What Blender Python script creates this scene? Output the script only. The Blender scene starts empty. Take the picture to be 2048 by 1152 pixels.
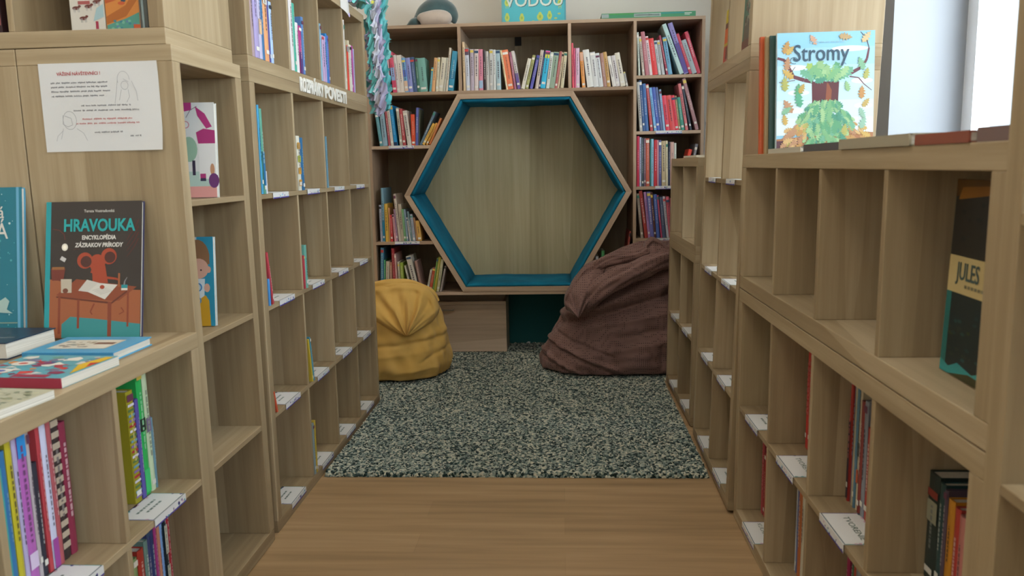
import bpy, bmesh, math, random
import numpy as np
from mathutils import Matrix, Vector, Euler
PI = math.pi
scn = bpy.context.scene
COL = scn.collection
rng = random.Random(7)

# ------------------------------------------------------------------ camera
cd = bpy.data.cameras.new('camera'); cam = bpy.data.objects.new('camera', cd); COL.objects.link(cam)
cd.sensor_width = 36.0; cd.lens = 1584.25 / 2048 * 36.0; cd.clip_start = 0.05; cd.clip_end = 100
H_, PT, YW, RL = 1.16121, 0.15233, 0.06416, -0.02068
fwd = Vector((-math.sin(YW), math.cos(YW), 0)); right = Vector((math.cos(YW), math.sin(YW), 0)); up = Vector((0, 0, 1))
f2 = fwd * math.cos(PT) - up * math.sin(PT); u2 = up * math.cos(PT) + fwd * math.sin(PT)
r3 = right * math.cos(RL) + u2 * math.sin(RL); u3 = u2 * math.cos(RL) - right * math.sin(RL)
m = Matrix((r3, u3, -f2)).transposed().to_4x4(); m.translation = Vector((0, 0, H_))
cam.matrix_world = m
cd.dof.use_dof = True; cd.dof.focus_distance = 3.6; cd.dof.aperture_fstop = 6.3
scn.camera = cam

# ------------------------------------------------------------------ light and exposure
w = bpy.data.worlds.new('overcast_sky'); scn.world = w; w.use_nodes = True
bg = w.node_tree.nodes['Background']; bg.inputs[0].default_value = (0.82, 0.91, 1.0, 1); bg.inputs[1].default_value = 8.0
scn.view_settings.view_transform = 'Standard'; scn.view_settings.look = 'None'
scn.view_settings.exposure = 0.5; scn.view_settings.gamma = 1.0; scn.view_settings.use_curve_mapping = False
WIN = [(0.30, 3.547), (-3.6, -0.2)]          # window openings on the right wall (y0, y1)
WZ0, WZ1 = 1.0, 2.62
for (a, b) in WIN:                           # daylight portals sitting in the openings
    ld = bpy.data.lights.new('window_daylight', 'AREA'); ld.shape = 'RECTANGLE'; ld.size = b - a; ld.size_y = WZ1 - WZ0
    ld.cycles.is_portal = True
    lo = bpy.data.objects.new('window_daylight', ld); COL.objects.link(lo)
    lo.location = (1.80, (a + b) / 2, (WZ0 + WZ1) / 2); lo.rotation_euler = (0, PI / 2, 0)
    lo.rotation_euler = Vector((-1, 0, 0)).to_track_quat('-Z', 'Z').to_euler()
CEIL_STRENGTH = 7.0

# ------------------------------------------------------------------ materials
_m = {}
def lin(h):
    h = h.lstrip('#'); c = [int(h[i:i + 2], 16) / 255 for i in (0, 2, 4)]
    return tuple(x / 12.92 if x <= 0.04045 else ((x + 0.055) / 1.055) ** 2.4 for x in c) + (1,)
def base(name):
    mt = bpy.data.materials.new(name); mt.use_nodes = True
    return mt, mt.node_tree.nodes, mt.node_tree.links, mt.node_tree.nodes['Principled BSDF']
def flat(h, rough=0.55, spec=0.4, metal=0, name=None):
    k = ('f', h, rough, spec, metal)
    if k in _m: return _m[k]
    mt, N, L, b = base(name or 'paint_' + h)
    b.inputs['Base Color'].default_value = lin(h); b.inputs['Roughness'].default_value = rough
    b.inputs['Specular IOR Level'].default_value = spec; b.inputs['Metallic'].default_value = metal
    _m[k] = mt; return mt
def N_(N, t, **kw):
    n = N.new(t)
    for k, v in kw.items(): setattr(n, k, v)
    return n
def ramp(N, stops):
    r = N.new('ShaderNodeValToRGB'); e = r.color_ramp.elements
    e[0].position, e[0].color = stops[0]; e[1].position, e[1].color = stops[-1]
    for p, c in stops[1:-1]:
        x = e.new(p); x.color = c
    return r
def wood(name, c0, c1, c2, rough=0.5, stripe=6.0):
    """oak laminate: grain runs along UV x (metres), broad veneer stripes across it"""
    mt, N, L, b = base(name)
    uv = N_(N, 'ShaderNodeUVMap')
    mp = N_(N, 'ShaderNodeMapping'); mp.inputs['Scale'].default_value = (1.3, 42, 1)
    mp2 = N_(N, 'ShaderNodeMapping'); mp2.inputs['Scale'].default_value = (0.28, stripe, 1)
    mp3 = N_(N, 'ShaderNodeMapping'); mp3.inputs['Scale'].default_value = (9, 260, 1)
    for q in (mp, mp2, mp3): L.new(uv.outputs[0], q.inputs[0])
    n1 = N_(N, 'ShaderNodeTexNoise'); n1.inputs['Scale'].default_value = 1; n1.inputs['Detail'].default_value = 5; n1.inputs['Distortion'].default_value = 0.25
    n2 = N_(N, 'ShaderNodeTexVoronoi'); n2.voronoi_dimensions = '2D'; n2.inputs['Scale'].default_value = 1
    n3 = N_(N, 'ShaderNodeTexNoise'); n3.inputs['Scale'].default_value = 1; n3.inputs['Detail'].default_value = 2
    L.new(mp.outputs[0], n1.inputs[0]); L.new(mp2.outputs[0], n2.inputs[0]); L.new(mp3.outputs[0], n3.inputs[0])
    sep = N_(N, 'ShaderNodeSeparateColor'); L.new(n2.outputs['Color'], sep.inputs[0])
    a = N_(N, 'ShaderNodeMath', operation='MULTIPLY'); a.inputs[1].default_value = 0.42; L.new(sep.outputs[0], a.inputs[0])
    c = N_(N, 'ShaderNodeMath', operation='MULTIPLY_ADD'); c.inputs[1].default_value = 0.75; L.new(n1.outputs[0], c.inputs[0]); L.new(a.outputs[0], c.inputs[2])
    d = N_(N, 'ShaderNodeMath', operation='MULTIPLY_ADD'); d.inputs[1].default_value = 0.18; L.new(n3.outputs[0], d.inputs[0]); L.new(c.outputs[0], d.inputs[2])
    r = ramp(N, [(0.38, lin(c0)), (0.68, lin(c1)), (0.98, lin(c2))]); L.new(d.outputs[0], r.inputs[0])
    L.new(r.outputs[0], b.inputs['Base Color'])
    b.inputs['Roughness'].default_value = rough; b.inputs['Specular IOR Level'].default_value = 0.35
    bp = N_(N, 'ShaderNodeBump'); bp.inputs['Strength'].default_value = 0.12; bp.inputs['Distance'].default_value = 0.002
    L.new(n1.outputs[0], bp.inputs['Height']); L.new(bp.outputs[0], b.inputs['Normal'])
    return mt
OAK = wood('light_oak_laminate', '8d795c', 'a18d6d', 'b3a081')
OAK2 = wood('bookcase_oak', '9a8068', 'ae957c', 'c0a890')
OAKB = wood('bookcase_oak_back', '8b7a62', '9a886c', 'a89878', stripe=9)
OAKN = wood('brightened_nook_oak', 'a69873', 'b7a883', 'c5b892', stripe=9)  # paler tone of the back-panel oak, brightens the nook
OAKD = wood('drawer_oak', 'bea58c', 'd4bca2', 'e0c9b2', stripe=3)
def fabric(name, h, h2, sc=60, bump=0.08, rough=0.85, sheen=0.3, dots=None):
    mt, N, L, b = base(name)
    tc = N_(N, 'ShaderNodeTexCoord')
    n = N_(N, 'ShaderNodeTexNoise'); n.inputs['Scale'].default_value = sc / 6; n.inputs['Detail'].default_value = 5
    L.new(tc.outputs['Object'], n.inputs[0])
    r = ramp(N, [(0.35, lin(h)), (0.7, lin(h2))]); L.new(n.outputs[0], r.inputs[0])
    out = r.outputs[0]
    if dots:
        v = N_(N, 'ShaderNodeTexVoronoi'); v.inputs['Scale'].default_value = 90; v.inputs['Randomness'].default_value = 0.1
        L.new(tc.outputs['Object'], v.inputs[0])
        rr = ramp(N, [(0.22, (1, 1, 1, 1)), (0.34, (0, 0, 0, 1))]); L.new(v.outputs['Distance'], rr.inputs[0])
        mx = N_(N, 'ShaderNodeMix', data_type='RGBA'); L.new(rr.outputs[0], mx.inputs[0]); L.new(out, mx.inputs[6]); mx.inputs[7].default_value = lin(dots)
        out = mx.outputs[2]
    L.new(out, b.inputs['Base Color']); b.inputs['Roughness'].default_value = rough; b.inputs['Specular IOR Level'].default_value = 0.2
    b.inputs['Sheen Weight'].default_value = sheen
    w2 = N_(N, 'ShaderNodeTexNoise'); w2.inputs['Scale'].default_value = sc * 12; L.new(tc.outputs['Object'], w2.inputs[0])
    bp = N_(N, 'ShaderNodeBump'); bp.inputs['Strength'].default_value = bump; bp.inputs['Distance'].default_value = 0.001
    L.new(w2.outputs[0], bp.inputs['Height']); L.new(bp.outputs[0], b.inputs['Normal'])
    return mt
TEAL = fabric('teal_velvet', '0d6480', '137a99', 40, 0.3, 0.8, 0.0)
YEL = fabric('mustard_canvas', 'cfa556', 'd8b064', 60, 0.05, 0.9, 0.1)
BRN = fabric('brown_dotted_canvas', '7c5e57', '866861', 60, 0.05, 0.62, 0.1, dots='4a3533')
PAGES = flat('d9d3c4', 0.8, 0.2, name='book_paper')
WHITE = flat('d8d8d6', 0.7, 0.2, name='white_paper')
def page_mat():
    mt, N, L, b = base('page_block_edges')
    tc = N_(N, 'ShaderNodeTexCoord'); mp = N_(N, 'ShaderNodeMapping'); mp.inputs['Scale'].default_value = (900, 900, 3)
    L.new(tc.outputs['Object'], mp.inputs[0])
    n = N_(N, 'ShaderNodeTexNoise'); n.inputs['Scale'].default_value = 1; L.new(mp.outputs[0], n.inputs[0])
    r = ramp(N, [(0.3, lin('b5afa2')), (0.7, lin('e2ddd0'))]); L.new(n.outputs[0], r.inputs[0]); L.new(r.outputs[0], b.inputs['Base Color'])
    b.inputs['Roughness'].default_value = 0.85
    return mt
PAGES = page_mat()

# ------------------------------------------------------------------ mesh helpers
class MB:
    def __init__(s): s.v = []; s.f = []; s.mi = []; s.uv = []; s.mats = []; s.sm = []
    def mid(s, m):
        if m not in s.mats: s.mats.append(m)
        return s.mats.index(m)
    def face(s, pts, m, uv=None, smooth=False):
        b = len(s.v); s.v += [tuple(p) for p in pts]; s.f.append(tuple(range(b, b + len(pts)))); s.mi.append(s.mid(m))
        s.uv.append(uv or [(p[0], p[2]) for p in pts]); s.sm.append(smooth)
    def grid(s, P, m, smooth=True, closeu=False, flip=False):
        """P: array (nu, nv, 3)"""
        nu, nv = P.shape[:2]; b = len(s.v); s.v += [tuple(map(float, p)) for p in P.reshape(-1, 3)]; k = s.mid(m)
        for i in range(nu if closeu else nu - 1):
            for j in range(nv - 1):
                i2 = (i + 1) % nu
                q = (b + i * nv + j, b + i2 * nv + j, b + i2 * nv + j + 1, b + i * nv + j + 1)
                if flip: q = q[::-1]
                s.f.append(q); s.mi.append(k); s.uv.append([(i / nu, j / nv), ((i + 1) / nu, j / nv), ((i + 1) / nu, (j + 1) / nv), (i / nu, (j + 1) / nv)]); s.sm.append(smooth)
    def box(s, p0, p1, m, grain=None):
        x0, y0, z0 = p0; x1, y1, z1 = p1
        d = (abs(x1 - x0), abs(y1 - y0), abs(z1 - z0))
        g = grain if grain is not None else d.index(max(d))
        o = (rng.random() * 30, rng.random() * 30)
        c = [(x0, y0, z0), (x1, y0, z0), (x1, y1, z0), (x0, y1, z0), (x0, y0, z1), (x1, y0, z1), (x1, y1, z1), (x0, y1, z1)]
        for q in ((0, 3, 2, 1), (4, 5, 6, 7), (0, 1, 5, 4), (1, 2, 6, 5), (2, 3, 7, 6), (3, 0, 4, 7)):
            pts = [c[i] for i in q]
            n = [abs(max(p[a] for p in pts) - min(p[a] for p in pts)) < 1e-9 for a in range(3)]
            na = n.index(True) if True in n else 0
            ax = [a for a in range(3) if a != na]
            if g in ax: u = g; v = [a for a in ax if a != g][0]
            else: u, v = ax
            s.face(pts, m, [(p[u] + o[0], p[v] + o[1]) for p in pts])
    def prism(s, poly, y0, y1, m, m2=None):
        """poly in (x,z), counter-clockwise seen from -y, extruded y0..y1"""
        s.face([(x, y0, z) for x, z in poly], m); s.face([(x, y1, z) for x, z in poly[::-1]], m2 or m)
        n = len(poly)
        for i in range(n):
            a, b = poly[i], poly[(i + 1) % n]
            s.face([(a[0], y0, a[1]), (a[0], y1, a[1]), (b[0], y1, b[1]), (b[0], y0, b[1])], m2 or m)
    def obj(s, name, parent=None, bevel=0, merge=True, subsurf=0):
        me = bpy.data.meshes.new(name); me.from_pydata(s.v, [], s.f)
        for m in s.mats: me.materials.append(m)
        me.polygons.foreach_set('material_index', s.mi); me.polygons.foreach_set('use_smooth', s.sm)
        ul = me.uv_layers.new(name='UVMap'); flat_ = [c for f in s.uv for p in f for c in p]
        ul.data.foreach_set('uv', flat_); me.update()
        if merge:
            bm = bmesh.new(); bm.from_mesh(me); bmesh.ops.remove_doubles(bm, verts=bm.verts, dist=1e-5)
            bmesh.ops.recalc_face_normals(bm, faces=bm.faces); bm.to_mesh(me); bm.free()
        o = bpy.data.objects.new(name, me); COL.objects.link(o)
        if parent: o.parent = parent
        if bevel:
            b = o.modifiers.new('bevel', 'BEVEL'); b.width = bevel; b.segments = 2; b.limit_method = 'ANGLE'; b.angle_limit = 0.6
            b.harden_normals = False
        if subsurf:
            q = o.modifiers.new('sub', 'SUBSURF'); q.levels = subsurf; q.render_levels = subsurf
        return o
def empty(name, label, cat, loc=(0, 0, 0), rz=0, group=None, mat=None):
    o = bpy.data.objects.new(name, None); COL.objects.link(o); o.empty_display_size = 0.05
    if mat is not None: o.matrix_world = mat
    else: o.location = loc; o.rotation_euler = (0, 0, rz)
    o['label'] = label; o['category'] = cat
    if group: o['group'] = group
    return o
def tag(o, label, cat, group=None):
    o['label'] = label; o['category'] = cat
    if group: o['group'] = group
    return o
def struct(o): o['kind'] = 'structure'; return o
def text(name, s, size, m, parent, loc=(0, 0, 0), align='CENTER', ext=0.0003, sx=1.0, rot=0.0, bold=0.0, label=None, shear=0, mat=None):
    """lettering standing in the local xz plane, facing -y"""
    cu = bpy.data.curves.new('t', 'FONT'); cu.body = s; cu.size = size; cu.align_x = align; cu.extrude = ext; cu.offset = bold; cu.shear = shear; cu.resolution_u = 3
    to = bpy.data.objects.new('t', cu); COL.objects.link(to)
    bpy.context.view_layer.update()
    me = bpy.data.meshes.new_from_object(to); bpy.data.objects.remove(to); bpy.data.curves.remove(cu)
    M = mat if mat is not None else (Matrix.Translation(loc) @ Matrix.Rotation(rot, 4, 'Y') @ Matrix.Rotation(PI / 2, 4, 'X') @ Matrix.Diagonal((sx, 1, 1, 1)))
    me.transform(M); me.materials.clear(); me.materials.append(m); me.name = name
    o = bpy.data.objects.new(name, me); COL.objects.link(o); o.parent = parent
    if label: o['label'] = label
    return o
def poly2(mb, pts, m, y):           # flat picture element on a cover, facing -y
    mb.face([(x, y, z) for x, z in pts], m)
def disc(mb, cx, cz, rx, rz, m, y, n=18, a0=0):
    poly2(mb, [(cx + rx * math.cos(a0 + 2 * PI * i / n), cz + rz * math.sin(a0 + 2 * PI * i / n)) for i in range(n)], m, y)
def strip(mb, pts, w0, w1, m, y):   # tapering painted line
    n = len(pts)
    for i in range(n - 1):
        (x0, z0), (x1, z1) = pts[i], pts[i + 1]
        dx, dz = x1 - x0, z1 - z0; l = math.hypot(dx, dz) or 1; nx, nz = -dz / l, dx / l
        a = (w0 + (w1 - w0) * i / (n - 1)) / 2; b = (w0 + (w1 - w0) * (i + 1) / (n - 1)) / 2
        poly2(mb, [(x0 - nx * a, z0 - nz * a), (x1 - nx * b, z1 - nz * b), (x1 + nx * b, z1 + nz * b), (x0 + nx * a, z0 + nz * a)], m, y)

# ------------------------------------------------------------------ the room
def plain(name, p0, p1, mt):
    b = MB(); b.box(p0, p1, mt); return struct(b.obj(name))
def wall_mat(h, sc=12):
    mt, N, L, b = base('wall_paint_' + h)
    tc = N_(N, 'ShaderNodeTexCoord'); n = N_(N, 'ShaderNodeTexNoise'); n.inputs['Scale'].default_value = sc; n.inputs['Detail'].default_value = 6
    L.new(tc.outputs['Object'], n.inputs[0])
    b.inputs['Base Color'].default_value = lin(h); b.inputs['Roughness'].default_value = 0.85; b.inputs['Specular IOR Level'].default_value = 0.2
    bp = N_(N, 'ShaderNodeBump'); bp.inputs['Strength'].default_value = 0.05; bp.inputs['Distance'].default_value = 0.003
    L.new(n.outputs[0], bp.inputs['Height']); L.new(bp.outputs[0], b.inputs['Normal'])
    return mt
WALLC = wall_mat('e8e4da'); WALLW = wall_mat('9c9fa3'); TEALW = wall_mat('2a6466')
def floor_mat():
    mt, N, L, b = base('laminate_planks')
    tc = N_(N, 'ShaderNodeTexCoord')
    br = N_(N, 'ShaderNodeTexBrick'); br.offset = 0.37; br.inputs['Scale'].default_value = 1
    br.inputs['Brick Width'].default_value = 1.25; br.inputs['Row Height'].default_value = 0.125; br.inputs['Mortar Size'].default_value = 0.0010
    br.inputs['Color1'].default_value = (0.2, 0.2, 0.2, 1); br.inputs['Color2'].default_value = (0.9, 0.9, 0.9, 1); br.inputs['Mortar'].default_value = (0, 0, 0, 1)
    L.new(tc.outputs['Object'], br.inputs[0])
    mp = N_(N, 'ShaderNodeMapping'); mp.inputs['Scale'].default_value = (1.6, 26, 1); L.new(tc.outputs['Object'], mp.inputs[0])
    n = N_(N, 'ShaderNodeTexNoise'); n.inputs['Scale'].default_value = 1; n.inputs['Detail'].default_value = 6; n.inputs['Distortion'].default_value = 0.4; L.new(mp.outputs[0], n.inputs[0])
    sp = N_(N, 'ShaderNodeSeparateColor'); L.new(br.outputs[0], sp.inputs[0])
    a = N_(N, 'ShaderNodeMath', operation='MULTIPLY'); a.inputs[1].default_value = 0.22; L.new(sp.outputs[0], a.inputs[0])
    c = N_(N, 'ShaderNodeMath', operation='MULTIPLY_ADD'); c.inputs[1].default_value = 0.9; L.new(n.outputs[0], c.inputs[0]); L.new(a.outputs[0], c.inputs[2])
    r = ramp(N, [(0.25, lin('8c7150')), (0.55, lin('a98a64')), (0.85, lin('b99b75'))]); L.new(c.outputs[0], r.inputs[0]); L.new(r.outputs[0], b.inputs['Base Color'])
    b.inputs['Roughness'].default_value = 0.42; b.inputs['Specular IOR Level'].default_value = 0.4
    return mt
plain('floor', (-4.2, -4.2, -0.1), (1.40, 5.2, 0), floor_mat())
plain('ceiling', (-4.2, -4.2, 2.95), (2.1, 5.2, 3.05), wall_mat('dcdcd8'))
plain('wall_back', (-4.2, 5.09, 0), (2.1, 5.2, 2.95), WALLC)
plain('wall_left', (-4.3, -4.2, 0), (-4.2, 5.2, 2.95), WALLC)
plain('wall_front', (-4.2, -4.3, 0), (2.1, -4.2, 2.95), WALLC)
plain('trim_1', (-1.4, 5.075, 0), (1.1, 5.089, 0.425), TEALW)
# right wall with deep window reveals: inner face x = 1.45, glass at x = 1.745
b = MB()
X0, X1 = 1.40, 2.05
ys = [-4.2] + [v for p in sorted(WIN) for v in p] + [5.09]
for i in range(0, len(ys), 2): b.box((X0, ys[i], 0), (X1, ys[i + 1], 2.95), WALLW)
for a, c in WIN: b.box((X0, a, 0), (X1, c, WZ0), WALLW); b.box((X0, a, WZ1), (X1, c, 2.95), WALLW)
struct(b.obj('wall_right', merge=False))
def glass():
    mt, N, L, b = base('window_glass'); N.remove(b)
    t = N_(N, 'ShaderNodeBsdfTransparent'); g = N_(N, 'ShaderNodeBsdfGlossy'); g.inputs['Roughness'].default_value = 0.02
    mx = N_(N, 'ShaderNodeMixShader'); mx.inputs[0].default_value = 0.05; t.inputs[0].default_value = (0.96, 0.98, 0.97, 1)
    L.new(t.outputs[0], mx.inputs[1]); L.new(g.outputs[0], mx.inputs[2]); L.new(mx.outputs[0], N['Material Output'].inputs[0])
    return mt
GLASS = glass(); FRAME = flat('e4e6ea', 0.35, 0.5, name='white_window_frame'); SEAL = flat('5a5a60', 0.5, name='rubber_seal')
for k, (a, c) in enumerate(WIN):
    b = MB(); x0, x1 = 1.70, 1.77
    b.box((x0, a, WZ0), (x1, c, WZ0 + .07), FRAME); b.box((x0, a, WZ1 - .07), (x1, c, WZ1), FRAME)
    b.box((x0, a, WZ0 + .07), (x1, a + .07, WZ1 - .07), FRAME); b.box((x0, c - .055, WZ0 + .07), (x1, c, WZ1 - .07), FRAME)
    mid = (a + c) / 2
    b.box((x0, mid - .045, WZ0 + .07), (x1, mid + .045, WZ1 - .07), FRAME)
    fr = struct(b.obj('window_%d' % (k + 1), bevel=.004, merge=False))
    b = MB()
    for p, q in ((a + .07, mid - .045), (mid + .045, c - .055)):
        b.box((1.69, p + .008, WZ0 + .08), (1.765, p + .05, WZ1 - .08), FRAME); b.box((1.69, q - .05, WZ0 + .08), (1.765, q - .008, WZ1 - .08), FRAME)
        b.box((1.69, p + .05, WZ0 + .08), (1.765, q - .05, WZ0 + .13), FRAME); b.box((1.69, p + .05, WZ1 - .13), (1.765, q - .05, WZ1 - .08), FRAME)
        b.box((1.72, p, WZ0 + .072), (1.73, p + .008, WZ1 - .072), SEAL); b.box((1.72, q - .008, WZ0 + .072), (1.73, q, WZ1 - .072), SEAL)
    s = b.obj('window_sash', fr, bevel=.003, merge=False)
    b = MB()
    for p, q in ((a + .12, mid - .095), (mid + .095, c - .105)): b.face([(1.74, p, WZ0 + .13), (1.74, q, WZ0 + .13), (1.74, q, WZ1 - .13), (1.74, p, WZ1 - .13)], GLASS)
    b.obj('window_pane', fr)
    b = MB(); b.box((1.37, a, WZ0 - .03), (1.70, c, WZ0 + .003), FRAME); b.obj('window_sill', fr, bevel=.003)
# ceiling panels
EM, N, L, b_ = base('ceiling_lamp_diffuser'); b_.inputs['Emission Color'].default_value = (1.0, 0.86, 0.68, 1); b_.inputs['Emission Strength'].default_value = CEIL_STRENGTH
lamps = [(-0.3, 1.2), (-0.3, 3.6), (-2.8, 1.2), (-2.8, 3.6), (-0.3, -1.6), (-2.8, -1.6)]
nm = {(-0.3, 1.2): 'over the aisle between the near shelves', (-0.3, 3.6): 'over the rug and bean bags', (-2.8, 1.2): 'left of the aisle near the notice', (-2.8, 3.6): 'left of the aisle near the back wall', (-0.3, -1.6): 'behind the camera beside the window', (-2.8, -1.6): 'behind the camera on the left'}
for x, y in lamps:
    t = empty('ceiling_light', 'square white ceiling lamp ' + nm[(x, y)], 'lamp', (x, y, 2.95), group='square ceiling lamps')
    b = MB(); b.box((-.31, -.31, -.03), (.31, -.29, 0), FRAME); b.box((-.31, .29, -.03), (.31, .31, 0), FRAME); b.box((-.31, -.29, -.03), (-.29, .29, 0), FRAME); b.box((.29, -.29, -.03), (.31, .29, 0), FRAME); b.obj('frame', t)
    b = MB(); b.box((-.29, -.29, -.022), (.29, .29, -.002), EM); b.obj('diffuser', t)

# ------------------------------------------------------------------ shelving units
T, I, C_ = .039, .016, .335
def Wd(n): return 2 * T + n * C_ + (n - 1) * I
def Dv(k): return T + k * C_ + (k - 1) * I
H4, H2, H1 = Wd(4), Wd(2), Wd(1)
DEP = .39
class Unit:
    pass
def unit(label, cols, rows, x, y, rz, z=0, tilt=0, on=None, group='light oak cube shelving units'):
    u = Unit(); W, Hh = Wd(cols), Wd(rows); u.W, u.H, u.cols, u.rows = W, Hh, cols, rows
    if on is not None: M = on.M @ Matrix.Translation((x, y, z))
    else: M = Matrix.Translation((x, y, z)) @ Matrix.Rotation(rz, 4, 'Z') @ Matrix.Rotation(-tilt, 4, 'X')
    u.M = M
    t = empty('shelving_unit', label, 'shelf', group=group, mat=M); u.root = t
    def bd(name, p0, p1, g):
        b = MB(); b.box(p0, p1, OAK, g); return b.obj(name, t, bevel=.0018)
    bd('bottom_board', (0, 0, 0), (W, DEP, T), 0); bd('top_board', (0, 0, Hh - T), (W, DEP, Hh), 0)
    bd('side_panel', (0, 0, T), (T, DEP, Hh - T), 2); bd('side_panel', (W - T, 0, T), (W, DEP, Hh - T), 2)
    for k in range(1, rows): bd('shelf_board', (T, .001, Dv(k)), (W - T, DEP - .001, Dv(k) + I), 0)
    for r in range(rows):
        z0 = T if r == 0 else Dv(r) + I; z1 = z0 + C_
        for c in range(1, cols): bd('divider', (Dv(c), .001, z0), (Dv(c) + I, DEP - .001, z1), 2)
    return u
def cell(u, c, r):            # left edge s and floor z of the cell (c from local left, r from the bottom)
    return (T if c == 0 else Dv(c) + I), (T if r == 0 else Dv(r) + I)
RL_, RR_ = PI / 2, -PI / 2
LB = unit('sixteen-cube oak shelf on the left, along the middle of the aisle', 4, 4, -.9275, 2.3699, RL_ + .0012, tilt=-.0041)
LBu = unit('single-row oak shelf with books on top of left sixteen-cube shelf', 4, 1, 0, 0, 0, z=H4, on=LB)
LA = unit('narrow four-cube-high oak shelf with the notice on its side', 1, 4, -.922, 1.909, RL_ - .0011, z=.0017, tilt=.0045)
LA2 = unit('oak shelf standing back to back behind the narrow notice shelf', 1, 4, -1.7105, 1.909 + H1, RR_)
LAu = unit('oak shelf lying on top of the notice shelf, facing the viewer', 2, 1, -.94 - H2, 1.91, 0, z=H4 + .002)
LC = unit('low two-row oak shelf at lower left with flat books on top', 4, 2, -.922, 1.9085 - H4, RL_)
LC2 = unit('low oak shelf behind the lower left one, under the snowy book', 4, 2, -1.7105, 1.9085, RR_)
R1 = unit('low two-row oak shelf at lower right holding spine-out books', 4, 2, .5576, 2.5212, RR_ + .0034, z=.0016, tilt=.004)
R1u = unit('single-row oak shelf stacked on the lower right shelf, mostly empty cubes', 4, 1, 0, 0, 0, z=H2 + .0025, on=R1)
R2 = unit('empty eight-cube oak shelf on the right, between two lower shelves', 2, 4, .5512, 2.54 + H2, RR_ - .0123, z=.0103, tilt=.0265)
R2u = unit('small two-cube oak shelf on top of right eight-cube shelf', 2, 1, 0, 0, 0, z=H4, on=R2)
R3 = unit('four-cube oak shelf at far right beside the brown bean bag', 2, 2, .5515, 3.4188 + H2, RR_ + .0092, z=.006, tilt=.0153)
R3u = unit('two-cube oak shelf stacked on the far right four-cube shelf', 2, 1, 0, 0, 0, z=H2, on=R3)
RA = unit('tall oak shelf cut off by the right edge of the picture', 2, 4, .5636, 1.0535, RR_)
R1b = unit('low oak shelf back to back behind the lower right shelf', 4, 2, .5646 + 2 * DEP + .004, 1.056, RL_)
R1c = unit('unseen single-row oak shelf added on the hidden low right shelf', 4, 1, 0, 0, 0, z=H2, on=R1b)  # unseen unit added to cut window light reaching the cubes in front
RAu = unit('oak shelf on top of the tall one at the right edge', 2, 1, 0, 0, 0, z=H4, on=RA)

# ------------------------------------------------------------------ rug (loop pile)
def rug():
    b = MB(); mt, N, L, bs = base('speckled_loop_pile')
    tc = N_(N, 'ShaderNodeTexCoord'); v = N_(N, 'ShaderNodeTexVoronoi'); v.inputs['Scale'].default_value = 120; L.new(tc.outputs['Object'], v.inputs[0])
    sp = N_(N, 'ShaderNodeSeparateColor'); L.new(v.outputs['Color'], sp.inputs[0])
    r = ramp(N, [(0.0, lin('162927')), (0.28, lin('2b4241')), (0.40, lin('5a6e69')), (0.60, lin('8e9b92')), (0.80, lin('b8bbaa')), (1.0, lin('d8d4be'))])
    L.new(sp.outputs[0], r.inputs[0])
    ao = ramp(N, [(0.0, (1, 1, 1, 1)), (0.9, (0.55, 0.55, 0.55, 1))]); L.new(v.outputs['Distance'], ao.inputs[0])
    L.new(r.outputs[0], bs.inputs['Base Color'])
    bs.inputs['Roughness'].default_value = 0.95; bs.inputs['Specular IOR Level'].default_value = 0.1; bs.inputs['Sheen Weight'].default_value = 0.2
    bp = N_(N, 'ShaderNodeBump'); bp.invert = True; bp.inputs['Strength'].default_value = 1.0; bp.inputs['Distance'].default_value = 0.006
    L.new(v.outputs['Distance'], bp.inputs['Height']); L.new(bp.outputs[0], bs.inputs['Normal'])
    g = np.random.default_rng(3)
    def patch(x0, x1, y0, y1, s=.0075):
        nx, ny = int((x1 - x0) / s), int((y1 - y0) / s)
        X, Y = np.meshgrid(np.linspace(x0, x1, nx), np.linspace(y0, y1, ny), indexing='ij')
        Z = .016 + g.random(X.shape) * .008
        X = X + (g.random(X.shape) - .5) * .005; Y = Y + (g.random(X.shape) - .5) * .005
        X[0] = x0 + g.random(ny) * .003; X[-1] = x1 - g.random(ny) * .003; Y[:, 0] = y0 + g.random(nx) * .006
        Z[0] = Z[-1] = .001; Z[:, 0] = .001; Z[:, -1] = .001
        Z[:, 1] *= .8
        b.grid(np.stack([X, Y, Z], -1), mt, smooth=False)
    patch(-.920, .540, 2.835, 4.195); patch(-1.34, -.918, 3.842, 4.195); patch(-1.34, .99, 4.19, 5.07)
    return tag(b.obj('rug', merge=False), 'speckled green grey loop pile rug covering the end of the aisle', 'rug')
rug()

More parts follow.
